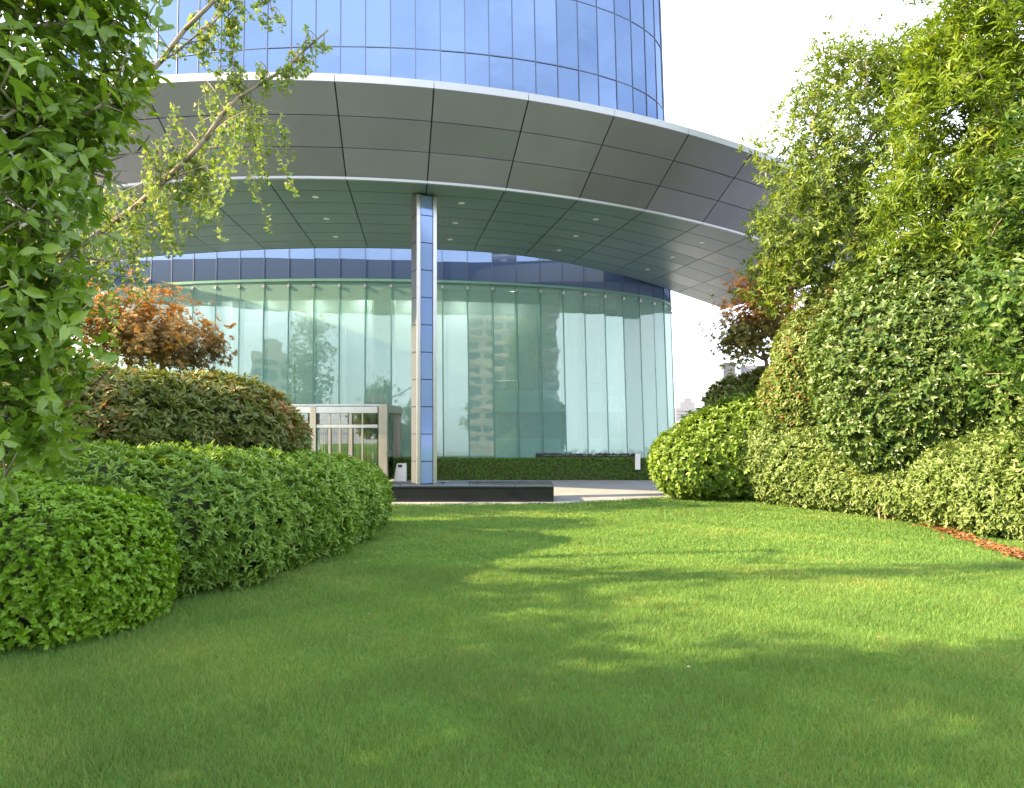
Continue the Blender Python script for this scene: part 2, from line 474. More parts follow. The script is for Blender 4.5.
def ring(name, z0, z1, o0, o1, mat, ths=None):
    ths = ths or TH
    mb = MB()
    for t0, t1 in zip(ths[:-1], ths[1:]):
        mb.hexa([wall_pt(t0, z0, o1), wall_pt(t1, z0, o1), wall_pt(t1, z0, o0), wall_pt(t0, z0, o0)],
                [wall_pt(t0, z1, o1), wall_pt(t1, z1, o1), wall_pt(t1, z1, o0), wall_pt(t0, z1, o0)])
    return mb.build(name, mat, tower)

ring('head_rail', RAIL - 0.055, RAIL + 0.055, -0.12, 0.06, M['teal_rail'])
ring('closure', 8.115, 8.16, -0.9, -0.13, M['tan'])
ring('blank_wall', 11.3, 14.8, -0.2, -0.05, M['mullion'])
ring('backing_wall', 8.3, 26.2, -0.6, -0.3, M['mullion'])
ring('crown_wall', 27.27, 48, -0.2, 0.0, M['blue_glass'])
for z in ROWS[2:-1]:
    ring('transom', z - 0.017, z + 0.017, -0.06, 0.03, M['mullion'])

for k, t in enumerate(TH):
    p0, p1 = Vector(wall_pt(t, 0.03)), Vector(wall_pt(t, RAIL - 0.07))
    pa = Vector(wall_pt(t - 0.01, 0)); pb = Vector(wall_pt(t + 0.01, 0))
    u = (pb - pa).normalized(); n = Vector((u.y, -u.x, 0))
    mb = MB()
    h, d0, d1 = 0.011, -0.03, -0.42
    mb.hexa([p0 - u * h + n * d0, p0 + u * h + n * d0, p0 + u * h + n * d1, p0 - u * h + n * d1],
            [p1 - u * h + n * d0, p1 + u * h + n * d0, p1 + u * h + n * d1, p1 - u * h + n * d1])
    mb.build('glass_fin', M['fin_glass'], tower)
    # bright edge strip of the fin that shows between two panes
    mb = MB(); h = 0.024
    mb.hexa([p0 - u * h + n * .012, p0 + u * h + n * .012, p0 + u * h - n * .028, p0 - u * h - n * .028],
            [p1 - u * h + n * .012, p1 + u * h + n * .012, p1 + u * h - n * .028, p1 - u * h - n * .028])
    mb.build('silicone_joint', M['teal_rail'], tower)
    # clamp fitting at the top of the fin
    mb = MB(); c = p1 + n * 0.03
    mb.obox((c.x, c.y), u, n, 0.05, 0.05, RAIL - 0.30, RAIL - 0.19)
    mb.build('clamp', M['steel'], tower)
    p0, p1 = Vector(wall_pt(t, 14.8)), Vector(wall_pt(t, 27.25))
    mb = MB(); h = 0.018
    mb.hexa([p0 - u * h + n * .03, p0 + u * h + n * .03, p0 + u * h - n * .06, p0 - u * h - n * .06],
            [p1 - u * h + n * .03, p1 + u * h + n * .03, p1 + u * h - n * .06, p1 - u * h - n * .06])
    mb.build('mullion', M['mullion'], tower)
    p0, p1 = Vector(wall_pt(t, RAIL + .06)), Vector(wall_pt(t, 11.3))
    mb = MB(); h = 0.014
    mb.hexa([p0 - u * h + n * .02, p0 + u * h + n * .02, p0 + u * h - n * .06, p0 - u * h - n * .06],
            [p1 - u * h + n * .02, p1 + u * h + n * .02, p1 + u * h - n * .06, p1 - u * h - n * .06])
    mb.build('lower_mullion', M['mullion'], tower)

# lobby interior
def ellipse_slab(name, z0, z1, off, mat):
    n = 64; mb = MB()
    pts = [wall_pt(2 * math.pi * i / n, 0, off)[:2] for i in range(n)]
    mb.add([(x, y, z0) for x, y in pts] + [(x, y, z1) for x, y in pts],
           [tuple(range(n - 1, -1, -1)), tuple(range(n, 2 * n))] + [(i, (i + 1) % n, n + (i + 1) % n, n + i) for i in range(n)])
    return mb.build(name, mat, tower)
ellipse_slab('lobby_floor', 0.004, 0.03, -0.35, M['int_floor'])
ellipse_slab('lobby_ceiling', 8.02, 8.10, -0.7, M['white_wall'])
ring('edge_beam', 7.55, 8.0, -1.2, -0.75, M['tan'])
ellipse_slab('roof_slab', 26.0, 26.2, -0.8, M['mullion'])
mb = MB()      # core wall of the lobby, gently bowed
N = 24
arc = [(-20 + 26.6 * i / N, 33.6 - 1.2 * math.sin(math.pi * i / N) + (2.2 * max(0, i / N - .85) / .15)) for i in range(N + 1)]
for (xa, ya), (xb, yb) in zip(arc[:-1], arc[1:]):
    mb.hexa([(xa, ya, 0.03), (xb, yb, 0.03), (xb, yb + .3, 0.03), (xa, ya + .3, 0.03)], [(xa, ya, 8.0), (xb, yb, 8.0), (xb, yb + .3, 8.0), (xa, ya + .3, 8.0)])
mb.build('core_wall', M['core'], tower)
for i, (xa, xb) in enumerate(((-12.3, -10.0), (-9.85, -7.6), (-2.9, -0.9))):
    mb = MB(); mb.box(xa, xb, 31.95, 32.05, 2.9, 6.9); mb.build('roller_blind', M['grey_blind'], tower)
for x, y, r in ((-5.6, 30.6, 0.52), (2.65, 31.6, 0.50), (-13.0, 31.2, 0.5), (6.0, 35.0, .45)):
    mb = MB()
    n = 28
    ring_pts = lambda rr, z: [(x + rr * math.cos(2 * math.pi * i / n), y + rr * math.sin(2 * math.pi * i / n), z) for i in range(n)]
    mb.add(ring_pts(r, 0.03) + ring_pts(r, 8.0), [(i, (i + 1) % n, n + (i + 1) % n, n + i) for i in range(n)])
    mb.build('lobby_column', M['white_wall'], tower, smooth=True)
def lamp_mat():
    m, nt, out = new_mat('lamp_glow')
    e = nt.nodes.new('ShaderNodeEmission'); e.inputs['Color'].default_value = (1.0, 0.97, 0.90, 1); e.inputs['Strength'].default_value = 8.0
    nt.links.new(e.outputs['Emission'], out.inputs['Surface'])
    return m
M['lamp'] = lamp_mat()
for i in range(9):
    for j in range(2):
        x, y = -18.4 + 2.3 * i, 31.0 + .9 * j
        mb = MB(); n = 16; r = .26
        c = [(x + r * math.cos(2 * math.pi * q / n), y + r * math.sin(2 * math.pi * q / n)) for q in range(n)]
        mb.add([(a, b, 7.96) for a, b in c] + [(a, b, 8.015) for a, b in c], [tuple(range(n)), tuple(range(2 * n - 1, n - 1, -1))] + [(q, (q + 1) % n, n + (q + 1) % n, n + q) for q in range(n)])
        mb.build('ceiling_lamp', M['lamp'], tower)
for seg in (((-.9, 30.9), (2.2, 31.3)), ((3.1, 31.9), (6.6, 34.2))):        # mezzanine fronts
    (xa, ya), (xb, yb) = seg
    mb = MB()
    mb.hexa([(xa, ya, .03), (xb, yb, .03), (xb, yb + .2, .03), (xa, ya + .2, .03)], [(xa, ya, 1.55), (xb, yb, 1.55), (xb, yb + .2, 1.55), (xa, ya + .2, 1.55)])
    mb.build('low_wall', M['white_wall'], tower)
    mb = MB()
    mb.hexa([(xa, ya, 2.75), (xb, yb, 2.75), (xb, yb + 1.2, 2.75), (xa, ya + 1.2, 2.75)], [(xa, ya, 3.7), (xb, yb, 3.7), (xb, yb + 1.2, 3.7), (xa, ya + 1.2, 3.7)])
    mb.build('mezzanine_front', M['white_wall'], tower)
    mb = MB(); mb.tube((xa, ya, 4.1), (xb, yb, 4.1), .03, .03); mb.build('handrail', M['steel'], tower)

# ------------------------------------------------------------------ canopy
ZS, ZL, ZT, W_OUT = 8.8, 10.47, 10.66, 1.88
IN_X = [-30, -24, -17.5, -14.1, -9.5, -6.8, -4.6, -1.6, .34, 1.75, 5.45, 11.7, 14, 18]
IN_Y = [39, 34, 28.9, 27.5, 26.45, 26.25, 26.3, 26.65, 27.4, 28.2, 31.5, 39.5, 42.6, 48]
def smooth_in(x):
    return float(np.mean(np.interp(np.linspace(x - 1.2, x + 1.2, 9), IN_X, IN_Y)))
def front(u):          # soffit front edge at plan x = u
    return Vector((u, 18.7 + 0.0285 * (u + 6) ** 2, ZS))
def outer(u):
    s = 2 * 0.0285 * (u + 6)
    l = math.hypot(1, s)
    p = front(u)
    return Vector((p.x + W_OUT * s / l, p.y - W_OUT / l, ZL))
def inner(u):
    x = 0.916 * u - 1.34
    return Vector((x, smooth_in(x), ZS))
canopy = tag(empty('entrance_canopy', (-6, 22, 8.8)), 'wide curved grey canopy of metal panels over the lobby entrance', 'canopy')

US = [-4.45 + 2.14 * k for k in range(-9, 10)]
GAP = 0.016
def strip_panel(name, fa, fb, u0, u1, v0, v1, mat, up, thick=0.03, n=4):
    """panel between curves fa (v=0) and fb (v=1)"""
    us = [u0 + GAP + (u1 - u0 - 2 * GAP) * i / n for i in range(n + 1)]
    mb = MB()
    lo, hi = [], []
    for u in us:
        a, b = fa(u), fb(u)
        L = (b - a).length
        g = GAP / L
        lo.append(a.lerp(b, v0 + g)); hi.append(a.lerp(b, v1 - g))
    upv = Vector(up) * thick
    vs = lo + hi + [p + upv for p in lo] + [p + upv for p in hi]
    m = n + 1; fs = []
    for i in range(n):
        fs.append((i, i + 1, m + i + 1, m + i))
        fs.append((2 * m + i, 3 * m + i, 3 * m + i + 1, 2 * m + i + 1))
        fs.append((i, 2 * m + i, 2 * m + i + 1, i + 1))
        fs.append((m + i, m + i + 1, 3 * m + i + 1, 3 * m + i))
    fs += [(0, m, 3 * m, 2 * m), (n, 2 * m + n, 3 * m + n, m + n)]
    mb.add(vs, fs)
    return mb.build(name, mat, canopy)

for u0, u1 in zip(US[:-1], US[1:]):
    for i in range(3):
        strip_panel('fascia_panel', outer, front, u0, u1, i / 3, (i + 1) / 3, M['panel%d' % random.randrange(3)], (0, .3, .9))
    for i in range(7):
        strip_panel('soffit_panel', front, inner, u0, u1, i / 7, (i + 1) / 7, M['soffit%d' % random.randrange(3)], (0, 0, 1))
    # silver lip
    n = 4; mb = MB()
    us = [u0 + .006 + (u1 - u0 - .012) * i / n for i in range(n + 1)]
    for ua, ub in zip(us[:-1], us[1:]):
        a, b = outer(ua), outer(ub)
        da = (front(ua) - a).normalized() * .25; db = (front(ub) - b).normalized() * .25
        da.z = db.z = 0
        d = Vector((0, 0, ZT - ZL)); lo = Vector((0, 0, .004))
        mb.hexa([a + lo, b + lo, b + db + lo, a + da + lo], [a + d, b + d, b + db + d, a + da + d])
    mb.build('edge_lip', M['lip'], canopy)
    mb = MB()       # bright trim between fascia and soffit
    for ua, ub in zip(us[:-1], us[1:]):
        a, b = front(ua), front(ub)
        e = Vector((0, -.03, 0)); w = Vector((0, .06, 0)); z0 = Vector((0, 0, -.045)); z1 = Vector((0, 0, .02))
        mb.hexa([a + e + z0, b + e + z0, b + w + z0, a + w + z0], [a + e + z1, b + e + z1, b + w + z1, a + w + z1])
    mb.build('trim', M['lip'], canopy)
# dark backing behind the joints, and the top skin
def sheet_between(name, fa, fb, off, mat, thick=0.02, n=80):
    mb = MB(); us = [US[0] + (US[-1] - US[0]) * i / n for i in range(n + 1)]
    o = Vector(off); t = Vector((0, 0, thick))
    for ua, ub in zip(us[:-1], us[1:]):
        a, b, c, d = fa(ua) + o, fa(ub) + o, fb(ub) + o, fb(ua) + o
        mb.hexa([a, b, c, d], [a + t, b + t, c + t, d + t])
    return mb.build(name, mat, canopy)
sheet_between('fascia_backing', outer, front, (0, .02, .06), M['joint'])
sheet_between('soffit_backing', front, inner, (0, 0, .045), M['joint'])
up = lambda f, z: (lambda u: Vector((f(u).x, f(u).y, z)))
sheet_between('roof_skin', up(outer, ZT - .04), up(inner, 9.75), (0, .1, 0), M['lip'])
mb = MB()
us = [US[0] + (US[-1] - US[0]) * i / 80 for i in range(81)]
for ua, ub in zip(us[:-1], us[1:]):
    a, b = inner(ua), inner(ub); t = Vector((0, -.06, 0)); w = Vector((0, 0, .95)); z = Vector((0, .012, 0))
    mb.hexa([a + z, b + z, b + t, a + t], [a + z + w, b + z + w, b + t + w, a + t + w])
mb.build('inner_fascia', M['inner_fascia'], canopy)
# recessed downlights in every second column of panels
for k in range(-8, 9):
    if k % 2: continue
    u = -4.45 + 2.14 * (k + .5) - 2.14
    for v in (0.215, 0.50, 0.785):
        p = front(u).lerp(inner(u), v)
        mb = MB(); n = 14; r = 0.095
        for rr, za, zb in ((r, -.012, .0),):
            c = [(p.x + rr * math.cos(2 * math.pi * i / n), p.y + rr * math.sin(2 * math.pi * i / n)) for i in range(n)]
            mb.add([(x, y, p.z + za) for x, y in c] + [(x, y, p.z + zb) for x, y in c],
                   [tuple(range(n)), tuple(range(2 * n - 1, n - 1, -1))] + [(i, (i + 1) % n, n + (i + 1) % n, n + i) for i in range(n)])
        mb.build('downlight', M['lampface'], canopy)

# ------------------------------------------------------------------ column and granite plinth
plinth = tag(empty('plinth', (-2.5, 20.3, 0)), 'low black polished granite plinth at the foot of the column', 'plinth')
X0, X1, Y0, Y1, ZP = -6.4, 1.18, 19.75, 20.95, 0.42
mb = MB(); mb.box(X0 + .03, X1 - .03, Y0 + .03, Y1 - .03, 0.006, ZP - .002); mb.build('core', M['joint'], plinth)
nseg = 7
for i in range(nseg):
    xa = X0 + (X1 - X0) * i / nseg + .004; xb = X0 + (X1 - X0) * (i + 1) / nseg - .004
    mb = MB(); mb.box(xa, xb, Y0, Y0 + .028, 0.006, ZP); mb.build('granite_slab', M['granite'], plinth)
    mb = MB(); mb.box(xa, xb, Y0 - .03, Y1 + .03, ZP + .002, ZP + .06); mb.build('coping_slab', M['granite_top'], plinth, bevel=.008)
mb = MB(); mb.box(X1 - .028, X1, Y0 + .03, Y1, 0.006, ZP); mb.build('end_slab', M['granite'], plinth)

col_c = (-2.56, 20.35)
ca = R(25)
ux, uy = (math.cos(ca), math.sin(ca)), (math.sin(ca), -math.cos(ca))     # along the face, out of the face
column = tag(empty('canopy_column', (col_c[0], col_c[1], ZP + .06)), 'tall rectangular column with silver edges and blue mirror panels under the canopy', 'column')
zs = [ZP + .062] + [ZS - .03 - .58 - .785 * k for k in range(10, -1, -1)] + [ZS - .03]
zs = [z for z in zs if z >= ZP + .06]
mb = MB(); mb.obox(col_c, ux, uy, .27, .22, zs[0], zs[-1]); mb.build('core', M['joint'], column)
def on_face(du, dv): return (col_c[0] + ux[0] * du + uy[0] * dv, col_c[1] + ux[1] * du + uy[1] * dv)
for za, zb in zip(zs[:-1], zs[1:]):
    if zb - za < .05: continue
    a, b = za + .012, zb - .012
    mb = MB(); mb.obox(on_face(0, .245), ux, uy, .175, .012, a, b); mb.build('mirror_panel', M['column_glass'], column)
    for s in (-1, 1):
        mb = MB(); mb.obox(on_face(s * .295, 0), ux, uy, .012, .235, a, b); mb.build('side_panel', M['steel_grey'], column)
    mb = MB(); mb.obox(on_face(0, -.245), ux, uy, .30, .012, a, b); mb.build('rear_panel', M['steel_grey'], column)
for s in (-1, 1):
    mb = MB(); mb.obox(on_face(s * .245, .257), ux, uy, .055, .03, zs[0], zs[-1]); mb.build('edge_post', M['steel'], column, bevel=.008)

# ------------------------------------------------------------------ entrance vestibule
vest = tag(empty('entrance_vestibule', (-6.7, 27, 0)), 'glass entrance porch with silver beams and bronze door posts', 'entrance')
VY0, VY1 = 25.5, 28.9
def vx(px, D=VY0): return (px - CX) / F * D
posts = [(vx(383), .15, 'warm_steel', 0, 2.92), (vx(313), .11, 'warm_steel', 0, 2.86), (vx(243), .17, 'warm_steel', 0, 2.86)]
for x, w, m, z0, z1 in posts:
    mb = MB(); mb.box(x - w, x + w, VY0 - .02, VY0 + .22, 0.006, z1); mb.build('post', M[m], vest, bevel=.01)
XL, XR = vx(243), vx(383)
mb = MB(); mb.box(XL + .18, XR - .2, VY0 + .01, VY0 + .2, 2.60, 2.84); mb.build('beam', M['steel'], vest, bevel=.01)
mb = MB(); mb.box(XL + .18, XR - .2, VY0 + .03, VY0 + .17, 2.06, 2.18); mb.build('transom_rail', M['steel'], vest, bevel=.006)
mb = MB(); mb.box(XR - .15, XR + .15, VY0 + .23, VY1, 2.62, 2.86); mb.build('side_beam', M['warm_steel'], vest)
mb = MB(); mb.box(XL - .1, XR + .1, VY0 + .24, VY1, 2.868, 2.93); mb.build('porch_roof', M['steel'], vest)
mb = MB(); mb.box(XR - .12, XR + .12, VY1 - .4, VY1 - .15, 0.006, 2.61); mb.build('post', M['warm_steel'], vest)
mb = MB(); mb.box(XR - .015, XR + .015, VY0 + .23, VY1 - .42, 0.05, 2.60); mb.build('side_pane', M['clear_glass'], vest)
for x, w in ((350, .07), (329, .045), (339.5, .03), (362, .03), (277, .07), (295, .03)):
    X = vx(x); mb = MB(); mb.box(X - w, X + w, VY0 + .05, VY0 + .15, 0.006, 2.055); mb.build('door_post', M['warm_steel'], vest)
    mb = MB(); mb.box(X - w * .8, X + w * .8, VY0 + .06, VY0 + .14, 2.185, 2.595); mb.build('mullion', M['warm_steel'], vest)
for x0, x1 in ((252, 276), (279, 307), (319, 327), (331, 347), (353, 377)):
    mb = MB(); mb.box(vx(x0), vx(x1), VY0 + .09, VY0 + .11, .05, 2.05); mb.build('door_pane', M['clear_glass'], vest)
for x0, x1 in ((252, 276), (279, 307), (319, 347), (353, 377)):
    mb = MB(); mb.box(vx(x0), vx(x1), VY0 + .09, VY0 + .11, 2.19, 2.59); mb.build('transom_pane', M['clear_glass'], vest)
for x, w in ((340, .09), (358, .07), (369, .06), (322, .07), (290, .08)):
    X = vx(x, 27.8); mb = MB(); mb.box(X - w, X + w, 27.7, 27.85, 0.035, 2.2); mb.build('inner_door_post', M['brown_frame'], vest)
mb = MB(); mb.box(vx(250, 27.8), vx(376, 27.8), 27.7, 27.85, 2.205, 2.42); mb.build('inner_header', M['brown_frame'], vest)
for x0, x1 in ((325, 338), (343, 356)):
    mb = MB(); mb.box(vx(x0, 27.8), vx(x1, 27.8), 27.76, 27.79, .05, 2.2); mb.build('inner_door', M['dark_window'], vest)

# litter bin, sign post
lb = tag(empty('litter_bin', (-4.25, 26.6, 0)), 'small white tapered litter bin with dark slot beside the entrance', 'bin')
mb = MB()
x, y = -4.22, 26.6
mb.hexa([(x - .25, y - .18, .006), (x + .2, y - .18, .006), (x + .2, y + .18, .006), (x - .25, y + .18, .006)],
        [(x - .14, y - .14, .70), (x + .2, y - .14, .70), (x + .2, y + .14, .70), (x - .14, y + .14, .70)])
mb.build('body', M['white_paint'], lb, bevel=.015)
mb = MB(); mb.hexa([(x - .09, y - .152, .56), (x + .07, y - .152, .56), (x + .07, y - .13, .56), (x - .09, y - .13, .56)],
                   [(x - .09, y - .146, .66), (x + .07, y - .146, .66), (x + .07, y - .12, .66), (x - .09, y - .12, .66)])
mb.build('slot', M['black'], lb)
sp = tag(empty('marker_post', (4.85, 27.35, 0)), 'short white marker plate standing in front of the clipped hedge', 'post')
mb = MB(); mb.box(4.80, 5.0, 27.27, 27.31, 0.42, 1.03); mb.build('plate', M['white_paint'], sp, bevel=.01)
mb = MB(); mb.box(4.885, 4.915, 27.312, 27.34, 0.006, .95); mb.build('stake', M['black'], sp)

# ------------------------------------------------------------------ foliage tools
OVAL = (np.array([(0, 0, 0), (.5, .42, .07), (0, 1, -.14), (-.5, .42, .07), (0, .45, 0)], float), np.array([(0, 1, 2, 4), (0, 4, 2, 3)]))
BIG = (np.array([(0, 0, 0), (.36, .2, .05), (.5, .48, .05), (.30, .78, -.02), (0, 1, -.16), (-.30, .78, -.02), (-.5, .48, .05), (-.36, .2, .05),
                 (0, .2, 0), (0, .48, -.01), (0, .78, -.07)], float),
       np.array([(0, 1, 8, 0), (1, 2, 9, 8), (2, 3, 10, 9), (3, 4, 10, 10), (8, 9, 6, 7), (9, 10, 5, 6)]))
FAN = (np.array([(0, 0, 0), (.10, .3, 0), (.55, .8, .06), (.22, 1.0, 0), (0, .85, -.03), (-.22, 1.0, 0), (-.55, .8, .06), (-.10, .3, 0)], float),
       np.array([(0, 1, 4, 7), (1, 2, 3, 4), (7, 4, 5, 6)]))
PALM = (np.array([(0, 0, 0), (.5, .30, .04), (.16, .42, 0), (.42, .80, -.02), (.05, .60, 0), (0, 1, -.08), (-.05, .60, 0), (-.42, .80, -.02), (-.16, .42, 0), (-.5, .30, .04)], float),
        np.array([(0, 1, 2, 8), (2, 3, 4, 8), (8, 4, 5, 6), (8, 6, 7, 8), (0, 8, 9, 9)]))
LANCE = (np.array([(0, 0, 0), (.5, .5, .05), (0, 1, -.2), (-.5, .5, .05)], float), np.array([(0, 1, 2, 3)]))

def unit(a): return a / np.maximum(np.linalg.norm(a, axis=-1, keepdims=True), 1e-9)

def leaf_frames(Pos, Dir, Nrm):
    d = unit(Dir); x = unit(np.cross(d, Nrm)); z = np.cross(x, d)
    return x, d, z

def tri_faces(fs):
    """quads, triangles written with a repeated index -> list split"""
    return fs

def leaf_verts(Pos, Dir, Nrm, L, W, tpl):
    T, Fc = tpl
    x, d, z = leaf_frames(Pos, Dir, Nrm)
    L = np.broadcast_to(L, len(Pos)); W = np.broadcast_to(W, len(Pos))
    V = (Pos[:, None] + T[None, :, 0, None] * (W[:, None, None] * x[:, None]) + T[None, :, 1, None] * (L[:, None, None] * d[:, None])
         + T[None, :, 2, None] * (L[:, None, None] * z[:, None]))
    return V

def clean_tpl(tpl):
    T, Fc = tpl
    tris = []
    for f in Fc:
        q = list(dict.fromkeys(int(i) for i in f))
        if len(q) == 3: tris.append(q)
        elif len(q) == 4: tris += [[q[0], q[1], q[2]], [q[0], q[2], q[3]]]
    return T, np.array(tris)
OVAL, BIG, FAN, PALM, LANCE = [clean_tpl(t) for t in (OVAL, BIG, FAN, PALM, LANCE)]

def leaves_mesh(name, Pos, Dir, Nrm, L, W, tpl, var):
    V = leaf_verts(Pos, Dir, Nrm, L, W, tpl)
    n, k = V.shape[:2]
    Fc = (np.arange(n)[:, None, None] * k + tpl[1][None]).reshape(-1, 3)
    return np_mesh(name, V.reshape(-1, 3), Fc, np.repeat(var, k))

def blobs_px(bl):
    """(px, py, D, rx_px, ry_px, rdepth_m) -> centres and radii"""
    out = []
    for b in bl:
        c = P3(b[0], b[1], b[2]); s = b[2] / F
        out.append((c, np.array((b[3] * s, b[5], b[4] * s))))
    return out

def shell(blobs, n, seed, bump=.07, bscale=3.0, thick=.13, sq=2.0):
    area = np.array([r[0] * r[2] + r[0] * r[1] + r[1] * r[2] for c, r in blobs]); share = area / area.sum()
    Ps, Ns = [], []
    for i, (c, r) in enumerate(blobs):
        m = int(n * share[i] * 1.5)
        d = unit(RNG.normal(size=(m, 3)))
        if sq != 2.0:
            d = d / (np.sum(np.abs(d) ** sq, 1, keepdims=True) ** (1 / sq))
        p = c + d * r * (1 + bump * wob(c + d * r, bscale, seed + i)[:, None] - thick * RNG.random((m, 1)) ** 2 + .035 * wob(c + d * r, bscale * 3.1, seed + i + 7)[:, None] + .10 * (RNG.random((m, 1)) < .05) * RNG.random((m, 1)))
        nn = unit(d / r)
        ok = np.ones(m, bool)
        for j, (c2, r2) in enumerate(blobs):
            if j != i: ok &= np.sum(((p - c2) / r2) ** 2, 1) > 0.80
        g = 0.036 * np.clip(18.4 - p[:, 1], 0, 14) + 0.07
        ok &= p[:, 2] > g
        tocam = unit(np.array((0, 0, EYE)) - p)
        back = np.sum(tocam * nn, 1) < -.35
        ok &= ~(back & (RNG.random(m) < .6))
        Ps.append(p[ok]); Ns.append(nn[ok])
    return np.concatenate(Ps), np.concatenate(Ns)

def rosettes(tips, axes, k, L, W, amin=30, amax=80, lj=.3, back=.5, up=0.0):
    n = len(tips)
    a = unit(axes)
    u = unit(np.cross(a, np.array((.31, .77, .55)) + RNG.normal(size=(n, 3)) * .2)); v = np.cross(a, u)
    psi = (np.arange(k)[None] * 2.39996 + RNG.uniform(0, 6.28, (n, 1)) + RNG.normal(size=(n, k)) * .25)
    al = np.radians(RNG.uniform(amin, amax, (n, k)))
    rad = np.cos(psi)[..., None] * u[:, None] + np.sin(psi)[..., None] * v[:, None]
    D = np.cos(al)[..., None] * a[:, None] + np.sin(al)[..., None] * rad
    D[..., 2] += up
    nr = np.cos(al)[..., None] * (-rad) + np.sin(al)[..., None] * a[:, None]
    nr = -nr * -1
    Pp = tips[:, None] - a[:, None] * (back * L * RNG.random((n, k, 1)))
    ls = L * (1 - lj + 2 * lj * RNG.random((n, k)))
    return Pp.reshape(-1, 3), D.reshape(-1, 3), nr.reshape(-1, 3), ls.reshape(-1), (ls * W / L).reshape(-1)

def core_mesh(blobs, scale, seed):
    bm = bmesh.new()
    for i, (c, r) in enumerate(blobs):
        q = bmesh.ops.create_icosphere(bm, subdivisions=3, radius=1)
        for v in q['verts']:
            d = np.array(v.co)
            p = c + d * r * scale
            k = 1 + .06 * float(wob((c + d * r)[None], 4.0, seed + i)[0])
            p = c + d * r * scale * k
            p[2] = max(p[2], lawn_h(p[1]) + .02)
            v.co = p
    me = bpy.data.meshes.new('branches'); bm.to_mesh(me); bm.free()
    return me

def shrub(name, label, cat, bl, n, L, W, k, mat, tpl=OVAL, seed=1, group=None, amin=30, amax=80, outw=.8, upw=.45, bump=.08, bscale=3.0,
          varfn=None, core=.78, world=None, thick=.13, sq=2.0, stems=True):
    blobs = world or blobs_px(bl)
    c0 = blobs[0][0]
    root = tag(empty(name, (c0[0], c0[1], lawn_h(c0[1]))), label, cat, group)
    tips, nn = shell(blobs, n, seed, bump, bscale, thick, sq)
    ax = nn * outw + np.array((0, 0, upw)) + RNG.normal(size=nn.shape) * .3
    Pp, D, Nr, ls, ws = rosettes(tips, ax, k, L, W, amin, amax)
    var = np.clip(np.repeat(RNG.beta(2, 2.4, len(tips)), k) * .7 + RNG.random(len(Pp)) * .3, 0, 1)
    if varfn is not None: var = varfn(Pp, var)
    o = link('foliage', leaves_mesh('foliage', Pp, D, Nr, ls, ws, tpl, var), mat, root)
    o['kind'] = 'stuff'
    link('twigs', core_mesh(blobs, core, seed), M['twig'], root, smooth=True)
    if stems:
        mb = MB()
        for c, r in blobs:
            g = lawn_h(c[1])
            if c[2] - r[2] > g + .05 or True:
                for s in range(3):
                    q = c + RNG.uniform(-1, 1, 3) * r * .12
                    mb.tube((q[0], q[1], g), (c[0] + (q[0] - c[0]) * 2.5, c[1] + (q[1] - c[1]) * 2.5, c[2]), .03, .015, 5)
        mb.build('stems', M['bark'], root)
    return root

# -- skeleton of a tree through a cloud of points
def skeleton(root_pts, pts):
    """root_pts: polyline of the trunk (list); returns nodes, parent index"""
    nodes = [np.array(p, float) for p in root_pts]; par = [-1] + list(range(len(root_pts) - 1))
    top = nodes[-1]
    path = [0.0]
    for i in range(1, len(nodes)): path.append(path[-1] + np.linalg.norm(nodes[i] - nodes[i - 1]))
    nt = len(nodes)
    order = np.argsort(np.min(np.linalg.norm(pts[:, None] - np.array(nodes)[None], axis=2), axis=1))
    for i in order:
        p = pts[i]; A = np.array(nodes); d = np.linalg.norm(A - p, axis=1)
        cost = d + .25 * np.array(path) + np.maximum(0, A[:, 2] - p[2]) * .5
        j = int(np.argmin(cost)); seg = d[j]
        last = j
        if seg > .7:      # a bend on the way
            mid = (nodes[j] + p) / 2 + RNG.normal(size=3) * seg * .07 + np.array((0, 0, seg * .05))
            nodes.append(mid); par.append(j); path.append(path[j] + seg / 2); last = len(nodes) - 1
        nodes.append(p); par.append(last); path.append(path[last] + np.linalg.norm(p - nodes[last]))
    return nodes, par, nt

def limbs(nodes, par, nt, r_twig, r_trunk, root, trunk_mat=None):
    n = len(nodes); cnt = np.ones(n)
    for i in range(n - 1, 0, -1):
        cnt[par[i]] += cnt[i] if par[i] >= 0 else 0
    # nodes are appended after their parents, so one backward pass is enough
    rad = r_twig * cnt ** .45
    rad = np.minimum(rad, r_trunk)
    tr = MB()
    for i in range(1, n):
        ra, rb = (rad[par[i]], rad[i])
        if i >= nt: ra = min(ra, rb * 1.35)
        tr.tube(nodes[par[i]], nodes[i], ra, rb, 7 if i < nt else 5)
    tr.build('trunk', trunk_mat or M['bark'], root, smooth=True)

def cloud(blobs, n, lo=.35):
    vol = np.array([np.prod(r) ** (2 / 3) for c, r in blobs]); share = vol / vol.sum()
    out = []
    for (c, r), s in zip(blobs, share):
        m = max(1, int(n * s)); d = unit(RNG.normal(size=(m, 3)))
        out.append(c + d * r * (lo ** 2 + (1 - lo ** 2) * RNG.random((m, 1))) ** .5)
    return np.concatenate(out)

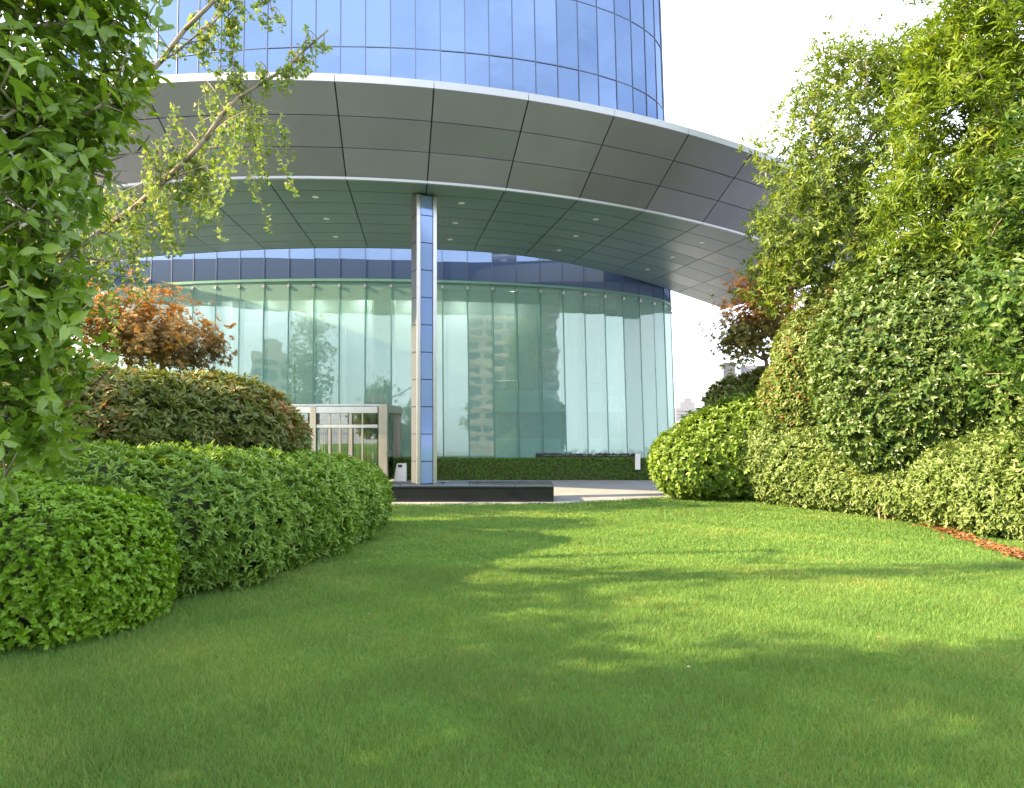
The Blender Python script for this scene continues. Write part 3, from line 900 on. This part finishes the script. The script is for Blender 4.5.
def tree(name, label, cat, bl, trunk, n_nodes, sprays, spread, L, W, k, mat, tpl=OVAL, r_twig=.006, r_trunk=.12, amin=30, amax=85, droop=0.0,
         upw=.4, group=None, varfn=None, big=0, world=None, lo=.35, filt=None, zmin=0.3):
    blobs = world or blobs_px(bl)
    root = tag(empty(name, tuple(trunk[0])), label, cat, group)
    pts = cloud(blobs, n_nodes, lo)
    pts = pts[pts[:, 2] > zmin]
    nodes, par, nt = skeleton(trunk, pts)
    limbs(nodes, par, nt, r_twig, r_trunk, root)
    C = np.array(nodes[nt:])
    ctr = np.mean(C, axis=0)
    tips = (C[:, None] + RNG.normal(size=(len(C), sprays, 3)) * spread).reshape(-1, 3)
    own = np.repeat(C, sprays, axis=0)
    tips = tips[tips[:, 2] > zmin] if zmin else tips
    own = own[:len(tips)]
    if filt is not None:
        ok = filt(tips); tips = tips[ok]
    ax = unit(tips - ctr) * .7 + np.array((0, 0, upw)) + RNG.normal(size=tips.shape) * .45
    Pp, D, Nr, ls, ws = rosettes(tips, ax, k, L, W, amin, amax, back=.9)
    D[:, 2] -= droop
    var = np.clip(np.repeat(RNG.beta(2, 2.4, len(tips)), k) * .65 + RNG.random(len(Pp)) * .35, 0, 1)
    if varfn is not None: var = varfn(Pp, var)
    rest = np.ones(len(Pp), bool)
    if big:      # the leaves that show largest become objects of their own
        px = CX + F * Pp[:, 0] / Pp[:, 1]; py = HY - F * (Pp[:, 2] - EYE) / Pp[:, 1]
        vis = (px > 2) & (px < 1022) & (py > 2) & (py < 786)
        size = np.where(vis, ls / Pp[:, 1], 0)
        # leaves nearest the camera, so that they are not hidden by others
        score = np.where(vis, -Pp[:, 1], -1e9)
        pick = np.argsort(-score)[:big]
        rest[pick] = False
    crown = link('crown', leaves_mesh('crown', Pp[rest], D[rest], Nr[rest], ls[rest], ws[rest], tpl, var[rest]), mat, root)
    crown['kind'] = 'stuff'
    if big:
        T, Fc = tpl
        protos = []
        for q in range(6):
            me = np_mesh('leaf', T * np.array((W / L, 1, 1)), Fc, np.full(len(T), (q + .5) / 6))
            me.materials.append(mat); protos.append(me)
        x, d, z = leaf_frames(Pp[pick], D[pick], Nr[pick])
        for i, gi in enumerate(pick):
            s = ls[gi]
            mtx = Matrix(((x[i, 0] * s, d[i, 0] * s, z[i, 0] * s, Pp[gi, 0]), (x[i, 1] * s, d[i, 1] * s, z[i, 1] * s, Pp[gi, 1]),
                          (x[i, 2] * s, d[i, 2] * s, z[i, 2] * s, Pp[gi, 2]), (0, 0, 0, 1)))
            o = bpy.data.objects.new('leaf', protos[min(5, int(var[gi] * 6))])
            COL.objects.link(o)
            o.parent = crown
            o.matrix_parent_inverse = Matrix()
            o.matrix_basis = crown_inv(root) @ mtx if False else mtx
    return root

# ------------------------------------------------------------------ left planting
shrub('boxwood_shrub', 'bright green small-leaved rounded shrub nearest the camera at lower left', 'shrub',
      [(25, 570, 5.8, 112, 86, .85), (98, 572, 6.0, 60, 72, .75), (-60, 560, 5.7, 115, 95, .9)],
      13500, .043, .026, 6, M['box_leaf'], seed=1, bump=.07, bscale=5, sq=2.7)
shrub('azalea_shrub', 'mid-green pointed-leaf shrub on the left between the bright shrub and the reddish one', 'shrub',
      [(165, 525, 7.4, 78, 76, .95), (105, 505, 6.9, 70, 58, .9), (212, 522, 8.0, 76, 72, 1.0), (258, 517, 8.9, 66, 64, 1.05)],
      7600, .078, .028, 7, M['azalea_leaf'], seed=4, bump=.10, bscale=3)
shrub('azalea_shrub', 'rounded green shrub at the far end of the left planting before the plinth', 'shrub',
      [(328, 508, 11.6, 52, 52, 1.2), (350, 502, 13.3, 40, 41, 1.2), (296, 511, 10.1, 60, 59, 1.1)],
      8600, .085, .034, 6, M['azalea_leaf'], tpl=LANCE, seed=8, bump=.09, bscale=3)
def redtops(P, v):
    hot = np.clip((wob(P, 2.4, 5) + .25), 0, 1)
    return np.clip(v * .72 + .6 * hot * (RNG.random(len(P)) < .5), 0, 1)
shrub('photinia_shrub', 'dark green shrub with coppery red young leaves below the left orange maple', 'shrub',
      [(140, 432, 9.4, 75, 62, 1.2), (218, 428, 10.4, 74, 54, 1.2), (268, 440, 11.2, 38, 38, .9), (70, 430, 9, 70, 70, 1.1)],
      7200, .105, .042, 6, M['red_leaf'], seed=12, bump=.08, bscale=3, varfn=redtops)
def maple_top(P, v):
    z = (P[:, 2] - P[:, 2].min()) / (P[:, 2].max() - P[:, 2].min())
    return np.clip(.15 + .75 * z + .5 * (v - .5), 0, 1)
tree('maple_tree', 'orange-leaved maple standing behind the left shrubs', 'tree',
     [(150, 318, 12.6, 60, 36, 1.2), (200, 345, 12.6, 36, 27, .9), (110, 330, 12.8, 60, 45, 1.2), (165, 345, 12.4, 50, 22, 1.0)],
     [P3(165, 500, 12.7), P3(163, 420, 12.7), P3(160, 385, 12.7)], 220, 11, .13, .085, .07, 5, M['maple_leaf'], PALM, r_twig=.004, r_trunk=.07,
     amin=60, amax=95, upw=1.0, varfn=maple_top, group='maples')

def left_filter(t):
    px = CX + F * t[:, 0] / np.maximum(t[:, 1], .5); py = HY - F * (t[:, 2] - EYE) / np.maximum(t[:, 1], .5)
    lim = np.interp(py, [-400, -20, 40, 110, 150, 200, 250, 300, 360, 420, 455, 490, 500], [168, 166, 154, 152, 122, 114, 102, 92, 112, 104, 78, 48, -60])
    return (px < lim + 8 * np.sin(py * .11)) & (t[:, 1] > 2.5)
tree('glossy_evergreen_tree', 'near evergreen tree with large glossy leaves filling the upper left edge', 'tree',
     [(60, 60, 3.55, 110, 120, .6), (40, 200, 3.5, 90, 120, .5), (30, 330, 3.5, 85, 95, .45), (20, 420, 3.5, 70, 70, .38), (-120, 220, 3.4, 140, 310, .5),
      (40, -60, 3.4, 150, 90, .45), (-150, 0, 3.3, 150, 120, .5)],
     [np.array((-3.3, 3.8, .52)), P3(-90, 450, 3.8), P3(-80, 250, 3.75), P3(-60, 80, 3.7), P3(-40, -80, 3.7)],
     600, 4, .085, .100, .039, 5, M['gloss_leaf'], BIG, r_twig=.0035, r_trunk=.085, amin=45, amax=105, droop=.15, upw=.35, filt=left_filter, big=300, lo=.2, zmin=.7)

# ginkgo: hanging sprays along two limbs
def ginkgo():
    D0 = 6.8
    root_p = np.array((-7.2, 8.4, lawn_h(8.4)))
    root = tag(empty('ginkgo_tree', tuple(root_p)), 'yellow-green tree with fan leaves on drooping sprays in front of the canopy', 'tree')
    limbsP = [
        ([(-230, 330, 8.0), (-60, 300, 7.4), (40, 265, 7.0), (110, 225, D0), (165, 180, D0), (205, 140, D0), (238, 98, 6.9), (280, 72, 7.0), (328, 30, 7.1)], .045),
        ([(-230, 250, 8.0), (0, 170, 7.4), (95, 122, 7.0), (160, 62, D0), (215, 0, D0), (250, -40, D0), (300, -70, 6.9)], .040),
        ([(-60, 300, 7.4), (60, 270, 7.0), (100, 262, 6.9), (120, 262, 6.9)], .02),
        ([(160, 62, D0), (190, 40, D0), (225, 10, 6.9), (250, -30, 7)], .012),
        ([(238, 98, 6.9), (232, 60, 6.9), (228, 20, 6.9), (226, -30, 6.9)], .010),
        ([(250, -40, 6.8), (268, -8, 6.8), (272, 30, 6.8)], .008),
    ]
    tr, lb, tw = MB(), MB(), MB()
    top = root_p + np.array((.3, -.2, 3.4)); top2 = top + np.array((.25, -.1, 2.2))
    tr.tube(root_p, root_p + (top - root_p) * .5 + np.array((.08, 0, 0)), .17, .14, 9); tr.tube(root_p + (top - root_p) * .5 + np.array((.08, 0, 0)), top, .14, .11, 9); tr.tube(top, top2, .11, .07, 8)
    Pos, Dir, Nr, Ls = [], [], [], []
    def spray(p, length, seed):
        """a hanging twig with leaf clusters"""
        p = np.array(p); n = max(3, int(length / .045)); d = np.array((RNG.normal() * .25, RNG.normal() * .25, -1.0 + .3 * RNG.random()))
        d /= np.linalg.norm(d); prev = p
        for i in range(n):
            d = d + np.array((RNG.normal() * .10, RNG.normal() * .10, -.05)); d /= np.linalg.norm(d)
            q = prev + d * (length / n)
            tw.tube(prev, q, .0035, .003, 4)
            for j in range(int(RNG.integers(2, 5))):
                a = RNG.normal(size=3); a[2] = a[2] * .5 - .25; a = a / np.linalg.norm(a)
                Pos.append(q + RNG.normal(size=3) * .012); Dir.append(a); Nr.append(RNG.normal(size=3) + np.array((0, -.3, .8))); Ls.append(.036 + .024 * RNG.random())
            prev = q
    for li, (pl, r) in enumerate(limbsP):
        q = [P3(*p) for p in pl]
        if li < 2: q[0] = top if li == 0 else top2
        m = len(q)
        for i in range(m - 1):
            ra = r * (1 - .8 * i / (m - 1)); rb = r * (1 - .8 * (i + 1) / (m - 1))
            mid = (q[i] + q[i + 1]) / 2 + RNG.normal(size=3) * .02
            lb.tube(q[i], mid, ra, (ra + rb) / 2, 7); lb.tube(mid, q[i + 1], (ra + rb) / 2, rb, 7)
            seg = np.linalg.norm(q[i + 1] - q[i])
            ns = {0: 30, 1: 16, 2: 18, 3: 20, 4: 30, 5: 22}[li] * seg
            if li in (0, 1) and i == 0: ns *= .3
            if li == 1 and 1 <= i <= 3: ns *= .55
            for s in range(int(ns * .55)):
                t = RNG.random(); p = q[i] * (1 - t) + q[i + 1] * t
                end = (i + t) / (m - 1)
                reach = {0: .55, 1: .34, 2: .3, 3: .25, 4: .16, 5: .12}[li] * (.3 + .9 * RNG.random())
                if li == 0 and end > .8: reach *= .35
                d = np.array((RNG.normal(), RNG.normal() * .7, .25 + .5 * RNG.normal())); d /= np.linalg.norm(d)
                e1 = p + d * reach * .55 + np.array((0, 0, .03)); e2 = p + d * reach
                tw.tube(p, e1, .006, .005, 4); tw.tube(e1, e2, .005, .0035, 4)
                if li == 0: base = .78 if .25 < end < .82 else .16
                elif li in (1, 2): base = .22
                else: base = .14
                for w in (0.45, 0.75, 1.0):
                    spray(p + d * reach * w, base * (.25 + 1.0 * RNG.random()), s)
    # the crown above and to the left, out of the picture, that shades the lawn
    tr.build('trunk', M['bark'], root, smooth=True); lb.build('limbs', M['bark'], root, smooth=True); tw.build('twigs', M['bark'], root)
    Pos, Dir, Nr, Ls = np.array(Pos), np.array(Dir), np.array(Nr), np.array(Ls)
    o = link('crown', leaves_mesh('crown', Pos, Dir, Nr, Ls, Ls * 1.0, FAN, RNG.random(len(Pos))), M['ginkgo_leaf'], root)
    o['kind'] = 'stuff'
    return root
ginkgo()

# broadleaf trees: unseen ones added at left to shade the lawn, others mirrored
def shade_tree(x, y, h, r, seed, label):
    g = 0.02
    bl = [(np.array((x, y, h * .62)), np.array((r, r, h * .36))), (np.array((x + r * .4, y + r * .3, h * .8)), np.array((r * .7, r * .7, h * .2))),
          (np.array((x - r * .3, y - r * .5, h * .5)), np.array((r * .8, r * .7, h * .22)))]
    tree('broadleaf_tree', label, 'tree', None, [np.array((x, y, g)), np.array((x + .1, y, h * .25)), np.array((x, y + .1, h * .45)), np.array((x + .1, y, h * .7))],
         170, 10, .30, .17, .085, 6, M['olive_leaf'], LANCE, r_twig=.010, r_trunk=.18, world=bl, lo=.3, group='trees beside and behind the lawn')

# ------------------------------------------------------------------ right planting
shrub('lime_shrub', 'yellow-green rounded shrub by the paved path at the end of the right planting', 'shrub',
      [(690, 464, 20.3, 38, 36, 1.4), (718, 454, 20.4, 48, 46, 1.5), (758, 447, 20.5, 58, 55, 1.6), (735, 442, 21.2, 52, 38, 1.5), (788, 426, 20.8, 44, 48, 1.5)],
      9000, .135, .066, 6, M['lime_leaf'], tpl=LANCE, seed=21, bump=.09, bscale=2.2)
shrub('pale_shrub', 'low pale green shrub between the lime shrub and the round shrub on the right', 'shrub',
      [(795, 458, 19.2, 54, 52, 1.5), (828, 468, 17.9, 56, 46, 1.4), (862, 479, 16.6, 54, 38, 1.3), (800, 436, 19.4, 48, 42, 1.4)],
      9500, .13, .050, 6, M['pale_leaf'], tpl=LANCE, seed=23, bump=.09, bscale=2.2)
shrub('pale_shrub', 'low pale green shrub above the strip of orange mulch at the right edge', 'shrub',
      [(898, 484, 15.4, 48, 34, 1.1), (932, 484, 14.4, 52, 38, 1.1), (972, 484, 13.2, 56, 48, 1.1), (1015, 487, 12.0, 62, 63, 1.2), (1075, 480, 11.2, 70, 95, 1.2)],
      10500, .11, .040, 6, M['pale_leaf'], tpl=LANCE, seed=25, bump=.09, bscale=2.5)
shrub('copper_shrub', 'dull green shrub with coppery tips under the right maple', 'shrub',
      [(748, 402, 22.6, 40, 25, 1.3), (775, 395, 22.4, 34, 30, 1.3), (760, 430, 22.6, 50, 40, 1.2)],
      3000, .17, .075, 6, M['red_leaf'], tpl=LANCE, seed=31, bump=.1, bscale=2.2, varfn=redtops)
shrub('speckled_shrub', 'pale green shrub speckled with red tips left of the large round shrub', 'shrub',
      [(812, 368, 18.4, 38, 60, 1.4), (800, 395, 18.8, 36, 45, 1.3), (850, 330, 18.6, 45, 60, 1.4)],
      6500, .125, .056, 6, M['var_leaf'], tpl=LANCE, seed=33, bump=.08, bscale=2.5, varfn=lambda P, v: np.where(RNG.random(len(P)) < .05, .98, v * .7))
shrub('round_shrub', 'large dense rounded shrub with small dark glossy leaves on the right', 'shrub',
      [(890, 372, 14.8, 72, 98, 1.7), (940, 365, 14.2, 80, 105, 1.6), (905, 310, 15, 62, 60, 1.5), (1000, 380, 13.6, 70, 85, 1.4)],
      11500, .115, .054, 6, M['round_leaf'], tpl=LANCE, seed=37, bump=.08, bscale=2.0)
shrub('ground_cover_shrub', 'low dark green plant tucked under the large round shrub', 'shrub',
      [(930, 466, 15.7, 40, 20, .8), (965, 460, 14.9, 50, 24, .8), (1010, 445, 14, 50, 30, .9)],
      1000, .10, .06, 5, M['fern_leaf'], seed=39, bump=.1, stems=False)
tree('maple_tree', 'bronze and orange maple in front of the white sky on the right', 'tree',
     [(758, 318, 21.5, 38, 40, 1.4), (735, 335, 21.5, 28, 26, 1.1), (775, 300, 21.8, 30, 35, 1.3), (752, 285, 21.5, 22, 22, .9)],
     [P3(772, 480, 21.6), P3(770, 395, 21.6), P3(766, 360, 21.6)], 190, 10, .18, .13, .10, 5, M['maple_green'], PALM, r_twig=.006, r_trunk=.09,
     amin=60, amax=95, upw=1.0, group='maples', varfn=lambda P, v: np.clip(v * .7 + .9 * ((P[:, 2] - 5.0) / .8).clip(0, 1) * (RNG.random(len(P)) < .8), 0, 1))
tree('olive_green_tree', 'tall airy olive-green tree with sky gaps between canopy and right trees', 'tree',
     [(808, 140, 19, 50, 58, 1.6), (792, 210, 19, 46, 66, 1.6), (778, 255, 18.8, 30, 50, 1.2), (850, 60, 19, 40, 36, 1.3), (935, 45, 19.2, 45, 45, 1.4), (845, 245, 19, 66, 80, 1.8), (870, 110, 19.2, 55, 70, 1.7), (905, 75, 19.2, 50, 50, 1.6), (795, 280, 19, 34, 45, 1.4), (880, 190, 19, 60, 80, 1.7)],
     [P3(872, 470, 19.2) * np.array((1, 1, 0)), P3(868, 380, 19.2), P3(862, 300, 19.2), P3(858, 230, 19.1), P3(862, 150, 19.1)],
     460, 11, .24, .17, .055, 6, M['olive_leaf'], OVAL, r_twig=.006, r_trunk=.13, amin=35, amax=90, lo=.35)
tree('willow_leaved_tree', 'bright yellow-green narrow-leaved tree rising at the upper right', 'tree',
     [(965, 130, 14.4, 75, 100, 1.5), (925, 215, 14.6, 55, 80, 1.4), (1000, 30, 14.4, 80, 85, 1.5), (960, 55, 14.5, 50, 50, 1.2), (945, 280, 14.6, 55, 50, 1.3), (1040, 140, 14.4, 70, 200, 1.5), (990, 220, 14.2, 60, 90, 1.3)],
     [P3(1010, 470, 15) * np.array((1, 1, 0)), P3(1005, 330, 14.9), P3(995, 200, 14.7), P3(1000, 90, 14.6)],
     480, 11, .20, .20, .044, 7, M['willow_leaf'], OVAL, r_twig=.006, r_trunk=.13, amin=30, amax=80, lo=.4, droop=.1)
tree('dark_glossy_tree', 'dark evergreen with big glossy leaves at the right edge', 'tree',
     [(1020, 215, 10.6, 38, 105, .8), (1015, 345, 10.4, 48, 55, .8), (1070, 300, 10.6, 60, 200, 1.0), (1000, 290, 10.6, 28, 40, .5)],
     [P3(1085, 560, 11) * np.array((1, 1, 0)), P3(1080, 400, 11), P3(1070, 250, 10.9), P3(1060, 120, 10.8)],
     260, 7, .14, .16, .055, 6, M['dark_leaf'], BIG, r_twig=.006, r_trunk=.10, amin=45, amax=100, lo=.3, big=200, droop=.1)

# mulch strip
def mulch():
    n = 2600
    xs = np.array([(890, 515), (920, 522), (960, 536), (1000, 550), (1040, 562)], float)
    t = RNG.random(n); px = 880 + 165 * t
    py = np.interp(px, xs[:, 0], xs[:, 1]) + RNG.normal(size=n) * 2.0 + 0.5
    D = F * EYE / (py - HY)
    for _ in range(6): D = F * (EYE - .035 - .036 * np.clip(18.4 - D, 0, 14)) / (py - HY)
    p = np.stack([(px - CX) / F * D, D, .036 * np.clip(18.4 - D, 0, 14) + .05 + .03 * RNG.random(n)], 1)
    d = RNG.normal(size=(n, 3)); d[:, 2] *= .25
    nr = RNG.normal(size=(n, 3)) * .4 + np.array((0, 0, 1))
    o = link('mulch', leaves_mesh('mulch', p, d, nr, RNG.uniform(.04, .09, n), RNG.uniform(.03, .05, n), OVAL, RNG.random(n)), M['mulch'])
    tag(o, 'strip of orange bark mulch along the foot of the right shrubs', 'mulch', kind='stuff')
mulch()

def fallen():
    n = 90
    x = RNG.uniform(-4, 7, n); y = RNG.uniform(3.2, 17, n)
    p = np.stack([x, y, .036 * np.clip(18.4 - y, 0, 14) + .062], 1)
    d = RNG.normal(size=(n, 3)); d[:, 2] *= .2
    nr = RNG.normal(size=(n, 3)) * .3 + np.array((0, 0, 1))
    o = link('fallen_leaves', leaves_mesh('fallen_leaves', p, d, nr, RNG.uniform(.02, .05, n), RNG.uniform(.012, .026, n), OVAL, RNG.random(n)), M['dry_leaf'])
    tag(o, 'few small dry leaves scattered on the lawn', 'fallen leaves', kind='stuff')
M["dry_leaf"] = leaf_mat('dry_leaf', [(0.30, 0.20, 0.10), (0.20, 0.11, 0.06), (0.40, 0.34, 0.22)], 0.7, 0.1, 0.2)
fallen()

# ------------------------------------------------------------------ clipped hedge in front of the glass
def clipped_hedge(name, label, x0, x1, y0, y1, z1, n, L, W, mat, k=5, z0=.03, wav=.02):
    root = tag(empty(name, ((x0 + x1) / 2, (y0 + y1) / 2, 0)), label, 'hedge')
    A = np.array([(x1 - x0) * (z1 - z0), (x1 - x0) * (y1 - y0), (y1 - y0) * (z1 - z0) * 2]); cnt = (n * A / A.sum()).astype(int)
    P, Nn = [], []
    u = RNG.random
    m = cnt[0]; P.append(np.stack([x0 + (x1 - x0) * u(m), np.full(m, y0) + .05 * u(m), z0 + (z1 - z0) * u(m)], 1)); Nn.append(np.tile((0, -1, .3), (m, 1)))
    m = cnt[1]; P.append(np.stack([x0 + (x1 - x0) * u(m), y0 + (y1 - y0) * u(m), np.full(m, z1) - .05 * u(m)], 1)); Nn.append(np.tile((0, 0, 1), (m, 1)))
    m = cnt[2]; s = u(m) < .5; P.append(np.stack([np.where(s, x0, x1), y0 + (y1 - y0) * u(m), z0 + (z1 - z0) * u(m)], 1)); Nn.append(np.stack([np.where(s, -1, 1), np.zeros(m), np.full(m, .3)], 1))
    P, Nn = np.concatenate(P), np.concatenate(Nn).astype(float)
    P += Nn * (wav * wob(P, 4, 3))[:, None]
    Pp, D, Nr, ls, ws = rosettes(P, Nn + RNG.normal(size=Nn.shape) * .4, k, L, W)
    o = link('foliage', leaves_mesh('foliage', Pp, D, Nr, ls, ws, LANCE, RNG.random(len(Pp))), mat, root); o['kind'] = 'stuff'
    mb = MB(); mb.box(x0 + .06, x1 - .06, y0 + .07, y1 - .06, .006, z1 - .08); mb.build('twigs', M['twig'], root)
clipped_hedge('clipped_hedge', 'long low clipped green hedge in front of the green glass wall', -4.6, 6.8, 27.4, 28.2, .84, 5200, .055, .03, M['hedge_leaf'])
clipped_hedge('purple_border', 'thin dark purple planting on top behind the clipped hedge', 1.0, 5.0, 28.25, 28.6, .98, 900, .09, .025, M['purple_leaf'])

# ------------------------------------------------------------------ far things on the right
fb = tag(empty('side_building', (24, 64, 0)), 'pale grey building with blue-grey pilaster glimpsed under the right maple', 'building')
mb = MB(); mb.box(20.2, 30, 62, 72, 0, 7.4); mb.build('wall', M['pale_wall'], fb)
mb = MB(); mb.box(18.6, 19.6, 61.5, 63.0, 0, 7.6); mb.build('pilaster', M['steel_grey'], fb)
mb = MB(); mb.box(19.62, 20.19, 61.8, 63.0, 0, 7.5); mb.build('pilaster', M['white_paint'], fb)
pw = tag(empty('parapet_wall', (20, 50, 0)), 'low pale parapet wall beyond the right shrubs', 'wall')
mb = MB(); mb.box(9.5, 34, 49.8, 50.3, 0, 2.28); mb.build('wall', M['concrete'], pw)
mb = MB(); mb.box(9.4, 34.1, 49.7, 50.4, 2.283, 2.42); mb.build('coping', M['white_paint'], pw)
dt = tag(empty('distant_tower', (172, 700, 0)), 'distant hazy white tower block with stepped top on the horizon', 'building')
for (xa, xb, za, zb) in ((162, 184, 0, 18), (166, 181, 18.002, 24), (170, 178, 24.002, 28)):
    mb = MB(); mb.box(xa, xb, 692, 708, za, zb); mb.build('storey_block', M['far_wall'], dt)
for i in range(5):
    mb = MB(); mb.box(163, 183, 691.6, 691.98, 3 + 3 * i, 4.4 + 3 * i); mb.build('window_band', M['pale_wall'], dt)

# ------------------------------------------------------------------ what the glass mirrors: buildings and trees behind the camera; then trees added for shade
def apartment(x, y, w, d, h, ang, label, wallm):
    root = tag(empty('apartment_block', (x, y, 0)), label, 'building', group='apartment blocks mirrored in the lobby glass')
    ux, uy = (math.cos(ang), math.sin(ang)), (-math.sin(ang), math.cos(ang))
    mb = MB(); mb.obox((x, y), ux, uy, w / 2, d / 2, 0, h); mb.build('wall', wallm, root)
    nf = int(h / 3.3)
    def at(a, b): return (x + ux[0] * a + uy[0] * b, y + ux[1] * a + uy[1] * b)
    nb = max(2, int(w / 5))
    for f in range(1, nf):
        for b in range(nb):
            cxx = -w / 2 + w * (b + .5) / nb
            mb = MB(); mb.obox(at(cxx, d / 2 + .02), ux, uy, w / nb * .36, .03, f * 3.3 + .9, f * 3.3 + 2.6); mb.build('window', M['dark_window'], root)
        mb = MB(); mb.obox(at(0, d / 2 + .35), ux, uy, w / 2, .35, f * 3.3, f * 3.3 + .75); mb.build('balcony', wallm, root)
    mb = MB(); mb.obox((x, y), ux, uy, w * .25, d * .3, h + .002, h + 4); mb.build('roof_house', wallm, root)
apartment(54, -135, 20, 16, 52, R(14), 'beige tower block mirrored left of centre in the lobby glass', M['beige_wall'])
apartment(74, -112, 15, 14, 58, R(22), 'taller beige tower block mirrored in the middle of the lobby glass', M['beige_wall'])
apartment(108, -108, 26, 16, 50, R(32), 'pale slab block mirrored right of the dark tree in the lobby glass', M['pale_wall'])
apartment(-92, -120, 24, 16, 27, R(-26), 'broad beige block mirrored in the glass left of the porch', M['beige_wall'])
shade_tree(11.3, -14, 8, 1.7, 3, 'dark broadleaf tree mirrored in the centre of the lobby glass')
shade_tree(24, -6, 10, 3.0, 4, 'broadleaf tree mirrored on the right side of the lobby glass')
shade_tree(-8.9, 4.9, 5.2, 1.6, 5, 'small unseen broadleaf tree added beyond the left edge to shade the lawn')
shade_tree(-8.3, 3.4, 4.9, 1.3, 9, 'slim unseen broadleaf tree added beyond the left edge to fill out the lawn shade')
shade_tree(-8.6, 1.6, 6.4, 1.9, 6, 'unseen broadleaf tree added beyond the left edge, shading the near lawn')
shade_tree(-7.0, 0.1, 7.4, 2.3, 7, 'unseen broadleaf tree added behind the camera to the left, shading the nearest grass')
shade_tree(-13.4, 14.9, 10.0, 2.1, 8, 'tall unseen broadleaf tree added behind the near evergreen to shade the far lawn')  # added out of sight to cast shade over the lawn's far end
